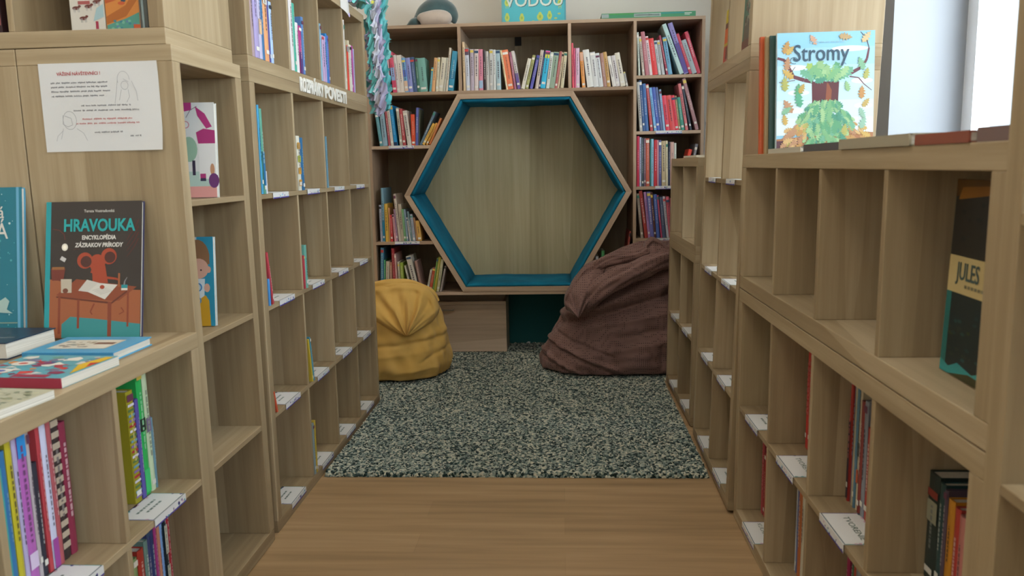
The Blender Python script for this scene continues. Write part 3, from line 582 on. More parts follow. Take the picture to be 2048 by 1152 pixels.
ROWS = {
'A':(1.596,'''
-1.009 -0.978 0.0310 0.235 -0.7 cf9fa8 pale pink
-0.978 -0.954 0.0239 0.227 -4.6 d0506a coral pink
-0.954 -0.936 0.0179 0.211 -4.6 cfc4c0 greyish white
-0.936 -0.907 0.0289 0.209 -4.1 d8cdc2 cream
-0.905 -0.883 0.0219 0.193 -4.5 6d9fc8 light blue
-0.882 -0.855 0.0269 0.193 -4.2 8a8fc4 lavender
-0.854 -0.829 0.0249 0.196 -4.4 41587f slate blue
-0.828 -0.811 0.0170 0.191 -3.3 3f6f5c dark green
-0.810 -0.766 0.0439 0.189 -3.3 74a79b sea green
-0.749 -0.736 0.0129 0.136 7.6 4e95a0 teal
-0.735 -0.716 0.0189 0.189 7.0 d9a774 peach
-0.715 -0.699 0.0159 0.190 5.7 d5cbb0 cream
-0.698 -0.670 0.0277 0.189 7.9 d6ceb8 ivory
-0.669 -0.656 0.0129 0.188 7.7 b9b6a6 khaki grey
-0.655 -0.642 0.0129 0.242 6.9 cfc3b0 pale beige
-0.640 -0.607 0.0326 0.222 8.8 3d8fae steel blue
'''),
'B':(1.596,'''
-0.555 -0.541 0.0140 0.272 -0.2 d8bd97 sand
-0.538 -0.514 0.0240 0.236 -1.0 c9cdd8 pale blue
-0.514 -0.493 0.0210 0.230 0.7 b8aab8 lilac grey
-0.492 -0.468 0.0240 0.229 1.3 d9c9c6 pale rose
-0.466 -0.441 0.0250 0.228 0.5 d9889c rose pink
-0.439 -0.425 0.0140 0.223 -0.8 3c2f33 black
-0.425 -0.406 0.0190 0.227 -0.3 c8c4c0 warm white
-0.405 -0.384 0.0210 0.226 0.8 c2c2bf light grey
-0.383 -0.367 0.0160 0.224 0.3 d0d2cf white
-0.366 -0.340 0.0260 0.221 -0.5 a9c3cb pale aqua
-0.310 -0.300 0.0099 0.221 -8.3 ead7ae pale yellow
-0.298 -0.263 0.0347 0.221 -8.1 e8825a orange
-0.262 -0.248 0.0139 0.208 -7.5 a7637a mauve
-0.247 -0.228 0.0188 0.214 -8.9 cfc7c2 white
'''),
'B2':(1.596,'''
-0.225 -0.203 0.0213 0.172 14.1 d9d3c2 ivory
-0.201 -0.183 0.0175 0.191 14.0 a3a468 olive green
-0.173 -0.155 0.0175 0.189 13.7 5a57a8 violet blue
-0.144 -0.125 0.0187 0.215 9.4 c5b7ac greige
-0.122 -0.112 0.0099 0.207 9.2 34325a dark navy
-0.112 -0.083 0.0286 0.210 9.3 35b3da sky blue
-0.082 -0.063 0.0188 0.201 8.3 cfd6cc pale mint
-0.061 -0.030 0.0307 0.201 8.3 93a893 sage green
-0.029 -0.014 0.0148 0.205 9.0 b0605c brick red
-0.013 -0.001 0.0119 0.199 8.7 cdb99a beige
-0.000 0.019 0.0188 0.199 7.2 cfc3a2 cream
'''),
'C':(1.596,'''
0.069 0.081 0.0120 0.247 -0.9 dd5a68 coral red
0.082 0.091 0.0090 0.218 -0.8 dd6488 hot pink
0.091 0.112 0.0210 0.219 0.0 d9b8cc pinkish white
0.118 0.138 0.0199 0.196 -4.1 e39a50 orange
0.141 0.178 0.0367 0.208 -7.2 dcdcd6 white
0.180 0.211 0.0308 0.194 -6.8 d3d4d2 off-white
0.213 0.237 0.0238 0.188 -7.4 d4d8d8 white
0.239 0.259 0.0199 0.187 -6.7 a77f74 dusty brown
0.260 0.281 0.0208 0.193 -7.2 c39a5c ochre tan
0.282 0.302 0.0197 0.171 -10.5 ddd8cf chalk white
0.303 0.327 0.0237 0.173 -9.6 cfc8c6 pale grey
0.328 0.357 0.0285 0.188 -10.7 d8d1bf cream
0.358 0.378 0.0195 0.117 -12.4 b6b6ae grey
'''),
'D1':(1.654,'''
0.443 0.454 0.0110 0.237 -2.7 c4cfc4 pale green
0.462 0.476 0.0139 0.214 -5.9 cbbcae cream
0.476 0.498 0.0218 0.239 -6.7 b5717a terracotta pink
0.500 0.517 0.0169 0.214 -7.3 e6cfd2 pinkish white
0.519 0.549 0.0297 0.202 -7.7 dd3c3e bright red
0.552 0.569 0.0168 0.190 -8.5 c3c9cb pale grey
0.570 0.587 0.0168 0.191 -9.4 b9bcbe light grey
0.588 0.600 0.0118 0.220 -11.5 a5485c wine red
0.601 0.625 0.0236 0.207 -10.3 6fa6c6 light blue
0.659 0.684 0.0234 0.291 -20.5 b5d3d0 mint
0.685 0.713 0.0265 0.293 -18.7 8b84bd purple
0.717 0.734 0.0161 0.233 -19.1 c74b5e rose red
0.736 0.764 0.0264 0.195 -19.2 a3b0b6 pale blue grey
0.766 0.788 0.0209 0.241 -18.1 c2465a crimson
'''),
'D2':(1.344,'''
0.452 0.468 0.0160 0.275 -4.2 b9b9b4 greyish white
0.470 0.484 0.0140 0.284 -4.6 3d5c8d navy blue
0.484 0.504 0.0199 0.265 -4.3 3f6aa6 blue
0.505 0.522 0.0169 0.262 -6.1 b84a52 red and white
0.523 0.538 0.0149 0.243 -7.3 7db5e0 sky blue
0.539 0.559 0.0198 0.244 -7.3 4a62b4 royal blue
0.560 0.576 0.0159 0.244 -7.8 5f6f9d dark blue
0.578 0.591 0.0129 0.231 -6.7 94b6d8 pale blue
0.593 0.616 0.0228 0.197 -7.6 e0455a scarlet
0.618 0.647 0.0287 0.197 -8.2 dd4f50 red
0.648 0.668 0.0198 0.197 -7.9 e23e50 cherry red
0.669 0.681 0.0119 0.195 -8.0 a08c62 tan green
0.682 0.702 0.0198 0.185 -8.4 3f8f7c teal green
0.703 0.720 0.0167 0.263 -9.9 d57a7d rose
0.721 0.735 0.0137 0.254 -11.6 3d4552 slate
0.759 0.779 0.0193 0.295 -15.5 a67c80 dusty pink
'''),
'D3':(1.031,'''
0.436 0.451 0.0150 0.286 0.0 c62f4e crimson
0.452 0.462 0.0100 0.280 -0.2 bfc6e2 pale blue
0.463 0.476 0.0130 0.275 -0.6 4a5760 dark slate
0.478 0.488 0.0100 0.273 -0.4 8f6f80 mauve
0.489 0.510 0.0210 0.272 -0.6 c05f4b terracotta
0.511 0.518 0.0070 0.267 0.0 3e8d8a teal
0.519 0.533 0.0140 0.269 -0.4 8ec0d6 light blue
0.534 0.552 0.0180 0.263 0.0 c7323f red
0.553 0.561 0.0080 0.261 -0.4 e8b5c2 pale pink
0.562 0.577 0.0150 0.261 -0.4 585a8f indigo
0.578 0.602 0.0240 0.256 -0.9 c0ad88 beige
0.604 0.615 0.0110 0.257 -0.9 e3d9b6 cream
0.616 0.627 0.0110 0.250 -0.2 3c4257 charcoal navy
0.628 0.649 0.0210 0.249 -0.5 cfa89a pinkish cream
0.650 0.662 0.0120 0.243 -0.5 d5dccf white
0.681 0.700 0.0184 0.209 13.8 e0452f scarlet
0.721 0.737 0.0157 0.238 11.1 77747a grey
'''),
'D4':(0.731,'''
0.461 0.477 0.0159 0.260 -6.0 9b8d80 grey beige
0.479 0.499 0.0198 0.276 -7.5 a8403a brick red
0.501 0.515 0.0139 0.268 -6.0 b086b8 lilac
0.516 0.537 0.0209 0.269 -5.3 6a6cae purple blue
0.538 0.551 0.0129 0.267 -5.4 5c3c3c dark brown
0.552 0.572 0.0199 0.253 -4.8 4f6ab0 blue
0.573 0.583 0.0099 0.248 -6.0 b74668 magenta red
0.584 0.603 0.0189 0.238 -4.8 56617d steel grey
0.604 0.618 0.0139 0.240 -6.2 c9c6ce pale grey
0.619 0.637 0.0179 0.239 -5.3 cf6070 pink
0.638 0.650 0.0120 0.229 -4.5 9a3f55 wine red
'''),
'L2':(1.293,'''
-1.056 -1.037 0.0189 0.192 -6.6 5b96a0 aqua
-1.036 -1.008 0.0279 0.189 -4.3 8aa7b5 pale blue
-1.005 -0.991 0.0140 0.220 -4.2 a94f58 dusty red
-0.990 -0.973 0.0169 0.231 -4.7 d0c5b8 cream white
-0.970 -0.950 0.0199 0.232 -5.4 1f8ac0 bright blue
-0.937 -0.920 0.0170 0.217 -4.2 b1ad9b sage
-0.918 -0.900 0.0180 0.211 -4.1 b1484a brick red
-0.895 -0.869 0.0258 0.200 -6.3 c9c0b4 off-white
-0.868 -0.841 0.0270 0.188 0.0 d94f2c orange red
-0.839 -0.823 0.0160 0.215 2.9 5a62a2 violet blue
-0.823 -0.816 0.0070 0.208 2.5 4a4a38 dark olive
-0.820 -0.804 0.0144 0.208 25.7 5c7384 slate blue
-0.797 -0.781 0.0140 0.137 28.8 dfb04f yellow
-0.780 -0.766 0.0125 0.138 27.1 d59a44 mustard
-0.765 -0.751 0.0127 0.166 25.3 c97a45 orange
'''),
'L3':(0.733,'''
-1.077 -1.063 0.0140 0.218 -0.5 9fa3b5 pale lavender
-1.063 -1.049 0.0140 0.317 0.0 7aa3b5 light blue
-1.046 -1.027 0.0190 0.224 0.0 d6ad47 yellow
-1.026 -1.018 0.0080 0.200 0.6 c59060 orange cream
-1.017 -1.003 0.0140 0.158 -0.4 c33a3a red
-1.002 -0.990 0.0120 0.161 -3.2 dc9fa5 pink
-0.989 -0.979 0.0100 0.191 -3.3 a3809a mauve
-0.978 -0.964 0.0140 0.282 -4.7 c6b8a8 tall cream
-0.962 -0.943 0.0190 0.221 -3.1 b5a893 greige
-0.941 -0.928 0.0130 0.191 -3.0 6da06f green
-0.928 -0.917 0.0110 0.190 -3.6 8aa0b0 blue grey
-0.913 -0.904 0.0089 0.142 -6.1 c9c4c0 white
-0.902 -0.890 0.0119 0.177 -6.2 6f8a8c teal grey
-0.889 -0.873 0.0159 0.160 -4.7 a4a8b4 pale grey
-0.870 -0.859 0.0109 0.141 -6.1 b48b68 tan
-0.857 -0.823 0.0339 0.157 -5.1 cfa254 ochre
'''),
'L4':(0.427,'''
-1.090 -1.071 0.0190 0.270 2.5 3e7a9c steel blue
-1.070 -1.060 0.0100 0.195 1.8 4a9a68 green
-1.057 -1.036 0.0210 0.187 3.4 bdb5a0 off-white
-1.035 -1.020 0.0150 0.182 1.6 b08068 tan pink
-1.014 -0.998 0.0160 0.265 -1.1 9b2f36 dark red
-0.997 -0.986 0.0110 0.232 -1.2 cfa5a0 pale rose
-0.976 -0.964 0.0120 0.183 -1.9 c8bfae ivory
-0.962 -0.943 0.0190 0.179 -1.6 8fa53d lime green
-0.910 -0.901 0.0088 0.162 -11.4 cfc9ba cream
-0.885 -0.853 0.0313 0.220 -11.8 c5c0b4 grey white
-0.848 -0.832 0.0158 0.189 -9.5 9a7a72 brown pink
-0.814 -0.802 0.0117 0.136 11.9 cfc8b8 ivory
-0.798 -0.781 0.0167 0.142 11.4 c4593a vermilion
-0.778 -0.769 0.0089 0.205 10.1 6f9a48 green
-0.768 -0.753 0.0147 0.210 10.7 a9a03c olive yellow
-0.752 -0.735 0.0167 0.196 10.0 c6c09c patterned cream
-0.734 -0.723 0.0107 0.157 12.9 a89c98 grey
'''),
'R4':(0.427,'''
0.192 0.208 0.0160 0.201 1.7 c4c4c4 white
0.223 0.241 0.0180 0.234 2.2 4f9a5e green
0.353 0.362 0.0089 0.346 7.1 a04a40 reddish brown
'''),

}
BANDS = {('A', 'coral pink'): [(.0, .28, 'c64a68'), (.3, .62, '8aa5cf')], ('A', 'light blue'): [(.03, .33, 'd9b79c'), (.45, .65, '5d6fc4')], ('B', 'pale blue'): [(.84, .99, '5a4a5c')],
    ('B2', 'sky blue'): [(.9, .99, 'e0508f'), (.8, .9, 'd8dc4c')], ('L2', 'bright blue'): [(.9, .99, 'd8a52c'), (.0, .09, '1f3558')], ('L3', 'light blue'): [(.02, .4, '1f7896')],
    ('B', 'white'): [(.0, .42, '6a55a0')], ('D1', 'purple'): [(.02, .6, '5a4c94')], ('A', 'steel blue'): [(.3, .5, '2f7596')], ('C', 'orange'): [(.75, .98, 'd8a88c')], ('B', 'rose pink'): [(.05, .24, '9db8d4')]}
WH = {'A': 'beside the ribbon garland, top shelf', 'B': 'directly above the hexagon', 'C': 'above right of the hexagon', 'D1': 'on the top shelf of the right column',
      'D2': 'on the second shelf of the right column', 'D3': 'on the third shelf of the right column', 'D4': 'on the fourth shelf of the right column', 'L2': 'on the upper shelf left of the hexagon',
      'L3': 'on the lower shelf left of the hexagon', 'L4': 'behind the yellow bean bag', 'R4': 'in the corner below right of the hexagon'}
GR = {'A': 'books at the upper left of the hexagon bookcase', 'B': 'books above the hexagon', 'C': 'books upper right of the hexagon', 'D1': 'books in the right column, top shelf', 'D2': 'books in the right column, second shelf',
      'D3': 'books in the right column, third shelf', 'D4': 'books in the right column, fourth shelf', 'L2': 'books left of the hexagon, upper shelf', 'L3': 'books left of the hexagon, lower shelf', 'L4': 'books behind the yellow bean bag', 'R4': 'books below right of the hexagon'}
def parse(k):
    z, s = ROWS[k]; out = []
    for ln in s.strip().split('\n'):
        p = ln.split(' ', 6); v = [float(x) for x in p[:5]]; it = v + [p[5], p[6]]
        if (k, p[6]) in BANDS and not (k == 'B' and p[6] == 'white' and v[4] > -5): it.append(BANDS[(k, p[6])])
        out.append(it)
    return z, out
MB_ = Matrix.Translation((0, FY, 0))
for k in ('A', 'B', 'C', 'D1', 'D2', 'D3', 'D4', 'L2', 'L3', 'L4', 'R4'):
    z, it = parse(k)
    if k == 'B': it += parse('B2')[1]
    def q4(x0, x1): return [(x0, -.01), (x1, -.01), (x1, .6), (x0, .6)]
    hc, hz, hr = -.2575, 1.0025 - z, .6655
    def hx4(a0, a1): return [(hc + q * math.cos(math.radians(b_)), hz + q * math.sin(math.radians(b_))) for q, b_ in ((hr, a0), (hr, a1), (.5, a1), (.5, a0))]
    ob = {'A': [q4(-.58, -.56)], 'B': [q4(-.58, -.562), q4(.047, .065)], 'C': [q4(.047, .065), q4(.414, .43)], 'L2': [q4(-1.128, -1.103), hx4(120, 180)], 'L3': [q4(-1.128, -1.103), hx4(180, 240)], 'L4': [q4(-1.128, -1.103), hx4(180, 240)], 'R4': [q4(.414, .43), hx4(300, 360)]}.get(k, [q4(.414, .432), q4(.794, .812)])
    book_row(MB_, z, it, WH[k], GR[k], obstacles=ob)

def seq(s0, lst, gap=.0008):
    """consecutive books along a cube: (thickness, height, hex, words[, lean, bands])"""
    out = []; s = s0
    for q in lst:
        tk, h, hx, nm = q[:4]; ln = q[4] if len(q) > 4 else 0
        out.append((s, s + tk, tk, h, ln, hx, nm) + ((q[5],) if len(q) > 5 else ())); s += tk + gap
    return out
z1, z2, z3, z4 = T, Dv(1) + I, Dv(2) + I, Dv(3) + I
# left shelf, upper unit
g = 'books in the upper left cubes'
book_row(LBu.M, T, seq(.044, [(.022, .30, 'a58f93', 'brownish mauve'), (.036, .31, 'a79bc7', 'lavender'), (.024, .30, 'b9b4cf', 'pale violet', 0, [(.25, .4, 'd9b58c')]), (.022, .30, '3f6f9c', 'blue'), (.036, .29, 'e0a070', 'cream and orange', 0, [(.6, .98, 'd5d2c6')]), (.014, .205, '4a4488', 'indigo'), (.024, .19, 'a9c4e8', 'pale blue')]), 'in nearest top cube, left', g, 'near end', .001)
book_row(LBu.M, T, seq(D0 := T + C_ + I + .006, [(.034, .245, 'ddd8d8', 'white'), (.026, .23, '4fae98', 'sea green'), (.03, .17, 'e2dfe0', 'off-white'), (.032, .165, 'b03c82', 'magenta', 0, [(.0, .45, '5a3f7c')]), (.026, .20, '5b83bb', 'blue')]), 'in second top cube, left', g, 'near end', .001)
book_row(LBu.M, T, seq(Dv(2) + I + .004, [(.02, .215, '8fb7d0', 'light blue'), (.028, .175, 'c9aed0', 'lilac'), (.026, .175, 'b79fce', 'pale purple'), (.024, .19, '2f7fc0', 'bright blue'), (.016, .185, '5a68c4', 'violet blue')]), 'in third top cube, left', g, 'near end', .001)
book_row(LBu.M, T, seq(Dv(3) + I + .004, [(.018, .29, 'd8d2cc', 'tall white'), (.014, .21, 'b8b28e', 'olive'), (.034, .19, 'e04a3c', 'red', 0, [(.86, .98, '8f8a90')]), (.018, .215, 'd8cfb4', 'cream'), (.034, .20, 'dcdad4', 'thick white'), (.022, .20, 'b04c98', 'purple'), (.022, .19, 'a9acd4', 'pale lilac')]), 'in farthest top cube, left', g, 'near end', .001)
# left shelf, sixteen cubes
g = 'few books left in the sixteen-cube shelf'
book_row(LB.M, z4, seq(.042, [(.014, .27, '3b93bd', 'blue'), (.02, .26, '5a9a86', 'green and blue', 0, [(.1, .5, '2f6f9a')]), (.012, .07, 'c9ccd4', 'small white')]), 'in nearest cube below the top board, left', g, 'near end', -.002)
book_row(LB.M, z4, seq(T + C_ + I + .004, [(.034, .19, 'd9d6c6', 'white patterned', 0, [(.08, .2, 'c9963f'), (.3, .42, 'c9963f'), (.52, .64, 'a8b04a'), (.76, .88, 'c9963f')]), (.028, .185, '2f6a98', 'dark blue')]), 'in the second cube below the white lettering', g, 'near end', -.002)
book_row(LB.M, z4, seq(Dv(2) + I + .004, [(.014, .20, '6a97ae', 'thin pale blue')]), 'in the third cube below the white lettering', g, 'near end', -.002)
book_row(LB.M, z3, [(.042, .058, .014, .085, 0, '4a8fd0', 'short blue'), (.066, .084, .014, .17, -10, 'b5404a', 'leaning red')], 'in nearest left cube, third level up', g, 'near end', -.002)
book_row(LB.M, z3, seq(T + C_ + I + .004, [(.012, .12, 'b8434f', 'thin red'), (.028, .155, '6fb3a6', 'mint')]), 'in the second cube of the third row', g, 'near end', -.002)
book_row(LB.M, z2, [(.052, .062, .008, .075, -16, 'c9583c', 'small orange booklet-like')], 'in nearest left cube, second level up', g, 'near end', -.002)
book_row(LB.M, z2, [(Dv(1) + I + .030, 0, .010, .165, -9, 'c8b23e', 'leaning yellow'), (Dv(1) + I + .043, 0, .012, .17, -9, '4f93ac', 'leaning pale blue')], 'in the second cube of the fourth row', g, 'near end', -.002)
book_row(LB.M, z1, seq(Dv(1) + I + .004, [(.022, .195, '8d9fa3', 'grey blue'), (.016, .20, 'c2a83a', 'thin yellow')]), 'in the second bottom cube of the left shelf', g, 'near end', .0)
# low shelf at lower left
g = 'books in the low shelf at lower left'
STR = [(k / 22., k / 22. + .022, ['b03040', '8a6fa8', '6fa0b0', '5a7a4a', 'd8d4e0'][k % 5]) for k in range(1, 21)]
book_row(LC.M, z2, seq(1.272, [(.030, .272, 'a39a2a', 'yellow with striped spine', 0, STR), (.016, .245, '5d55a0', 'purple'), (.026, .318, '2fb35a', 'bright green', 0, [(.5, .6, '20302a'), (.02, .2, '46c878')]), (.022, .30, 'c5d6b2', 'pale green', 0, [(.5, .62, '7a6a8a')]), (.009, .18, '6a8fa0', 'thin grey blue')]), 'in the cube under the flat books', g, 'near end', .085)
book_row(LC.M, z2, seq(Dv(2) + I + .004, [(.016, .24, 'c05a4a', 'coral'), (.016, .25, 'd8d4c8', 'white'), (.02, .262, '3f8fd0', 'bright blue'), (.014, .25, '3a80c4', 'blue'), (.012, .262, 'c6c9de', 'pale lilac'), (.01, .27, '8a6f5a', 'brown'), (.018, .255, '3f9f9c', 'teal and lime', 0, [(.0, 1, '46a39c')]), (.013, .283, '3b78ad', 'medium blue'), (.016, .30, 'c4b730', 'yellow'), (.012, .312, 'b4abd0', 'lilac'),
    (.026, .315, 'b565b4', 'pink and blue', 0, [(.8, .99, '2f8fd8'), (.1, .2, 'd8c4e0')]), (.01, .30, 'b9aeb0', 'pale grey'), (.014, .23, '33333f', 'short black'), (.012, .335 - .012, 'b8434a', 'red'), (.018, .31, 'd0d2ea', 'white and violet', 0, [(.0, .2, 'a04a9a')]), (.014, .325, 'b05a60', 'rose'), (.026, .325, '3a3030', 'black patterned', 0, [(k / 14., k / 14. + .04, 'b8a894') for k in range(1, 13)]), (.022, .28, '8a2f48', 'maroon')]),
    'in the cube at the left edge', g, 'near end', .085)
book_row(LC.M, z1, seq(Dv(3) + I + .07, [(.012, .2, 'b03a78', 'magenta'), (.016, .215, 'b8b02a', 'yellow'), (.02, .225, 'a83a30', 'brick red'), (.02, .24, '8aa06a', 'pale green'), (.028, .25, 'b0382c', 'dark orange'), (.018, .26, '6f8f86', 'grey green'), (.02, .29, '3a4478', 'navy'), (.016, .29, '2f3f70', 'dark blue'), (.012, .285, 'a83a80', 'deep pink'),
    (.012, .295, 'c98a70', 'salmon'), (.012, .30, '7fa8dc', 'sky blue'), (.016, .30, '1c2c34', 'black and white', 0, [(.2, .5, 'c8ccb8'), (.6, .85, 'c8ccb8')]), (.018, .325, 'b02434', 'tall red')]), 'in the low left bottom cube', g, 'near end', .075)
# right shelves
g = 'books in the low shelf at lower right'
def rseq(send, lst):                # packed against the near side of a cube
    return seq(send - sum(q[0] + .0008 for q in lst) - .001, lst)
PAL = [('9aa050', 'olive green'), ('c9c4b0', 'cream'), ('a8382f', 'red'), ('5a6f8a', 'steel blue'), ('8a3f3a', 'dark red'), ('b8a890', 'beige'), ('4a6a5a', 'dark green'), ('6a5a7a', 'dull violet'), ('b86a3a', 'orange brown'), ('8a8f98', 'grey'), ('d0c8b8', 'off-white'), ('3a4a6a', 'navy')]
def fill(s0, s1, first, seed):
    r = random.Random(seed); o = list(first); s = s0 + sum(q[0] + .0008 for q in o)
    while True:
        tk = round(r.uniform(.014, .03), 3)
        if s + tk > s1 - .004: break
        hx, nm = PAL[(len(o) * 5 + seed) % 12]; o.append((tk, round(r.uniform(.2, .3), 3), hx, nm)); s += tk + .0008
    return seq(s0, o)
book_row(R1.M, z2, fill(.245, .374, [(.012, .31, '9aa050', 'olive green'), (.014, .30, 'c9c4b0', 'cream'), (.018, .26, '8a3f3a', 'dark red')], 1), 'in farthest upper cube, lower right', g, 'far end', .04)
book_row(R1.M, z2, fill(.413, .725, [(.014, .30, 'c0302c', 'red'), (.012, .295, 'b04038', 'brick red'), (.010, .31, 'd0c0a8', 'cream'), (.014, .30, 'a83c34', 'rusty')], 2), 'in second farthest upper cube, lower right', g, 'far end', .09)
book_row(R1.M, z2, fill(.758, 1.076, [(.012, .305, 'a0342e', 'red and black', 0, [(.02, .62, '3a2a34')]), (.010, .285, '565a70', 'slate blue'), (.014, .32, 'b0a484', 'beige'), (.010, .315, '5a7f94', 'steel blue'), (.012, .31, 'bdb194', 'patterned cream', 0, [(.2, .3, 'c05a3a'), (.4, .5, '3a4a4a')])], 3), 'in third farthest upper cube, lower right', g, 'far end', .082)
book_row(R1.M, z2, seq(1.095, [(.042, .205, '2c3a38', 'thick dark green', 0, [(.55, .75, '9a9a84'), (.78, .85, '8a3a30')]), (.02, .20, '2a4a4c', 'dark teal'), (.012, .195, '5a4a5a', 'dull purple'), (.024, .185, 'c98a2a', 'amber'), (.02, .18, 'b8403a', 'red'), (.02, .175, 'c47f78', 'pinkish'), (.028, .17, '5a5a6c', 'slate grey'), (.012, .17, '8a8f78', 'pale olive'), (.032, .168, '241f38', 'midnight blue'), (.026, .165, 'b0302c', 'scarlet'), (.03, .16, '7a3040', 'maroon')]), 'in nearest upper cube, lower right', g, 'far end', .10)
book_row(R1.M, z1, fill(.056, .374, [(.012, .30, 'b04a50', 'rose red'), (.012, .28, '9a3a40', 'dark red')], 4), 'in farthest bottom cube, lower right', g, 'far end', .075)
book_row(R1.M, z1, fill(.424, .725, [(.012, .29, 'c0c4c8', 'white'), (.012, .285, '5a6fa0', 'blue'), (.012, .28, 'b05040', 'rust red')], 5), 'in second farthest bottom cube, lower right', g, 'far end', .07)
book_row(R1.M, z1, fill(.760, 1.076, [(.02, .27, 'a02f58', 'crimson'), (.016, .26, '4a7a5a', 'green'), (.016, .25, 'b84a34', 'vermilion')], 6), 'in third farthest bottom cube, lower right', g, 'far end', .09)
g = 'books in the small unit on top of the eight-cube shelf'

# ------------------------------------------------------------------ shelf label cards folded over the shelf edges
PUR = flat('4a3f8c', .6); TEA = flat('5f9d9c', .6); PNK = flat('c9a0b4', .6); DKG = flat('39505a', .6); INKG = flat('6e7f78', .7)
def card(M, s, z, label, seed, txt=None, w=.148, dp=.085, lip=.018, group='shelf label cards', lift=.0006):
    r = random.Random(seed); o = bpy.data.objects.new('label_card', None); COL.objects.link(o)
    o.matrix_world = M @ Matrix.Translation((s - w / 2, 0, z)); tag(o, label, 'label card', group)
    b = MB(); k = .0008
    b.box((0, -.0022, lift), (w, dp, lift + k), WHITE); b.box((0, -.0022, -lip), (w, -.0022 + k, lift + k * .5), WHITE)
    zt = lift + k + .0003
    def top(pts, m): b.face([(x, y, zt) for x, y in pts], m)
    def blob(cx, cy, rr, m, front=False):
        n = 7; ps = [(cx + rr * r.uniform(.7, 1.3) * math.cos(6.283 * i / n), cy + rr * r.uniform(.6, 1.2) * math.sin(6.283 * i / n)) for i in range(n)]
        if front: b.face([(x, -.0026, z_) for x, z_ in ps], m)
        else: top([(min(w, max(0, x)), min(dp, max(-.002, y))) for x, y in ps], m)
    for p, q, m in (((0, 0), (w, .0022), DKG), ((0, dp - .0025), (w, dp), DKG), ((0, 0), (.0022, dp), PUR), ((w - .0022, 0), (w, dp), TEA)): top([(p[0], p[1]), (q[0], p[1]), (q[0], q[1]), (p[0], q[1])], m)
    for i in range(9): blob(r.uniform(0, w), dp - .003, r.uniform(.002, .006), r.choice((PUR, TEA, PNK, DKG)))
    for i in range(4): blob(r.choice((.002, w - .002)), r.uniform(0, dp), r.uniform(.002, .005), r.choice((PUR, TEA, PNK)))
    b.face([(0, -.0024, -lip), (w, -.0024, -lip), (w, -.0024, -lip + .004), (0, -.0024, -lip + .004)], PUR)
    for i in range(12): blob(w * (.35 + .62 * r.random()) if i < 9 else w * r.random(), -lip + r.uniform(.003, .014), r.uniform(.002, .0045), r.choice((PUR, TEA, PUR, PNK, flat('8fc4d8', .6))), True)
    if not txt:                # small blurred caption lines
        for j, (yy, n) in enumerate(((dp * .62, 7), (dp * .40, 5))):
            x = w * .2 + j * .01
            for i in range(n):
                l = r.uniform(.005, .013)
                if x + l > w * .85: break
                top([(x, yy), (x + l, yy), (x + l, yy + .006), (x, yy + .006)], INKG); x += l + .003
    b.obj('folded_card', o, merge=False)
    if txt:
        tm = Matrix.Translation((w / 2, dp * .48, zt + .0002)) @ Matrix.Diagonal((1.25, 1, 1, 1))
        text('caption', txt, .019, INKG, o, mat=tm, ext=.0001)
    return o
ci = [0]
def cards(u, rows_cols, fmt, lip=.018):
    for r_, c, t in rows_cols:
        s, z = cell(u, c, r_); ci[0] += 1
        card(u.M, s + C_ / 2, z, fmt(r_, c), ci[0], t, lip=lip)
NEAR = ['nearest', 'second nearest', 'third nearest', 'farthest']; FAR = ['farthest', 'second farthest', 'third farthest', 'nearest']
RW = {3: 'second row from the lettering down', 0: 'bottom row', 1: 'row above the bottom', 2: 'third row up'}
RW = {3: 'row under the lettering', 2: 'third row up', 1: 'second row up', 0: 'bottom row'}
cards(LB, [(r_, c, None) for r_ in range(4) for c in range(4)], lambda r_, c: 'label card, %s cube, %s, left shelf' % (NEAR[c], RW[r_]))
cards(LC, [(1, 3, None), (1, 2, None)], lambda r_, c: 'white floral label card %s in the low left shelf' % {3: 'below the yellow and green books', 2: 'below the pink and black books'}[c])
cards(R1, [(1, 0, None), (1, 1, 'TVORENIE'), (1, 2, 'TVORENIE'), (0, 0, 'KUCHÁRKY')], lambda r_, c: 'white label card, %s cube, %s row of the lower right shelf' % (FAR[c], ['bottom', 'upper'][r_]))
RW2 = {3: 'top row', 2: 'second row from top', 1: 'third row from top', 0: 'bottom row'}
cards(R2, [(r_, c, None) for r_ in range(4) for c in range(2)], lambda r_, c: 'small label card, %s column, %s, right eight-cube shelf' % (['far', 'near'][c], RW2[r_]))
cards(R3, [(r_, c, None) for r_ in range(2) for c in range(2)], lambda r_, c: 'small label card, %s cube, %s row of far right shelf' % (['far', 'near'][c], ['bottom', 'upper'][r_]))
for k, (x, z, lab) in enumerate([(.615, 1.344, 'on the second shelf of the right column'), (.615, 1.031, 'on the third shelf of the right column'), (.60, .731, 'on the fourth shelf of the right column'), (-.927, 1.293, 'on the upper shelf left of the hexagon'), (-.915, .733, 'on the lower shelf left of the hexagon')]):
    card(MB_, x, z, 'white floral label strip ' + lab, 70 + k, dp=.006)

# ------------------------------------------------------------------ face-out books
def face_book(label, M, w, h, t, hx, spine=None, side='L', group=None, back=None, soft=False, name='book'):
    e = empty(name, label, 'book', mat=M, group=group); c = .0025 if not soft else .0008
    b = MB(); cm = flat(hx, .35, .5); sm = flat(spine or hx, .4, .5)
    b.box((0, 0, 0), (w, c, h), cm); b.box((0, t - c, 0), (w, t, h), flat(back or hx, .4, .5))
    if side == 'L': b.box((-.0015, c * .2, 0), (c, t - c * .2, h), sm)
    elif side == 'B': b.box((0, c * .2, -.001), (w, t - c * .2, c), sm)
    else: b.box((w - c, c * .2, 0), (w + .0015, t - c * .2, h), sm)
    b.obj('cover', e, bevel=.0006, merge=False)
    k = 0 if soft else .003
    b = MB(); b.box((c if side == 'L' else k, c, k if side != 'B' else c), (w - (k if side != 'R' else c), t - c, h - k), PAGES); b.obj('page_block', e)
    return e
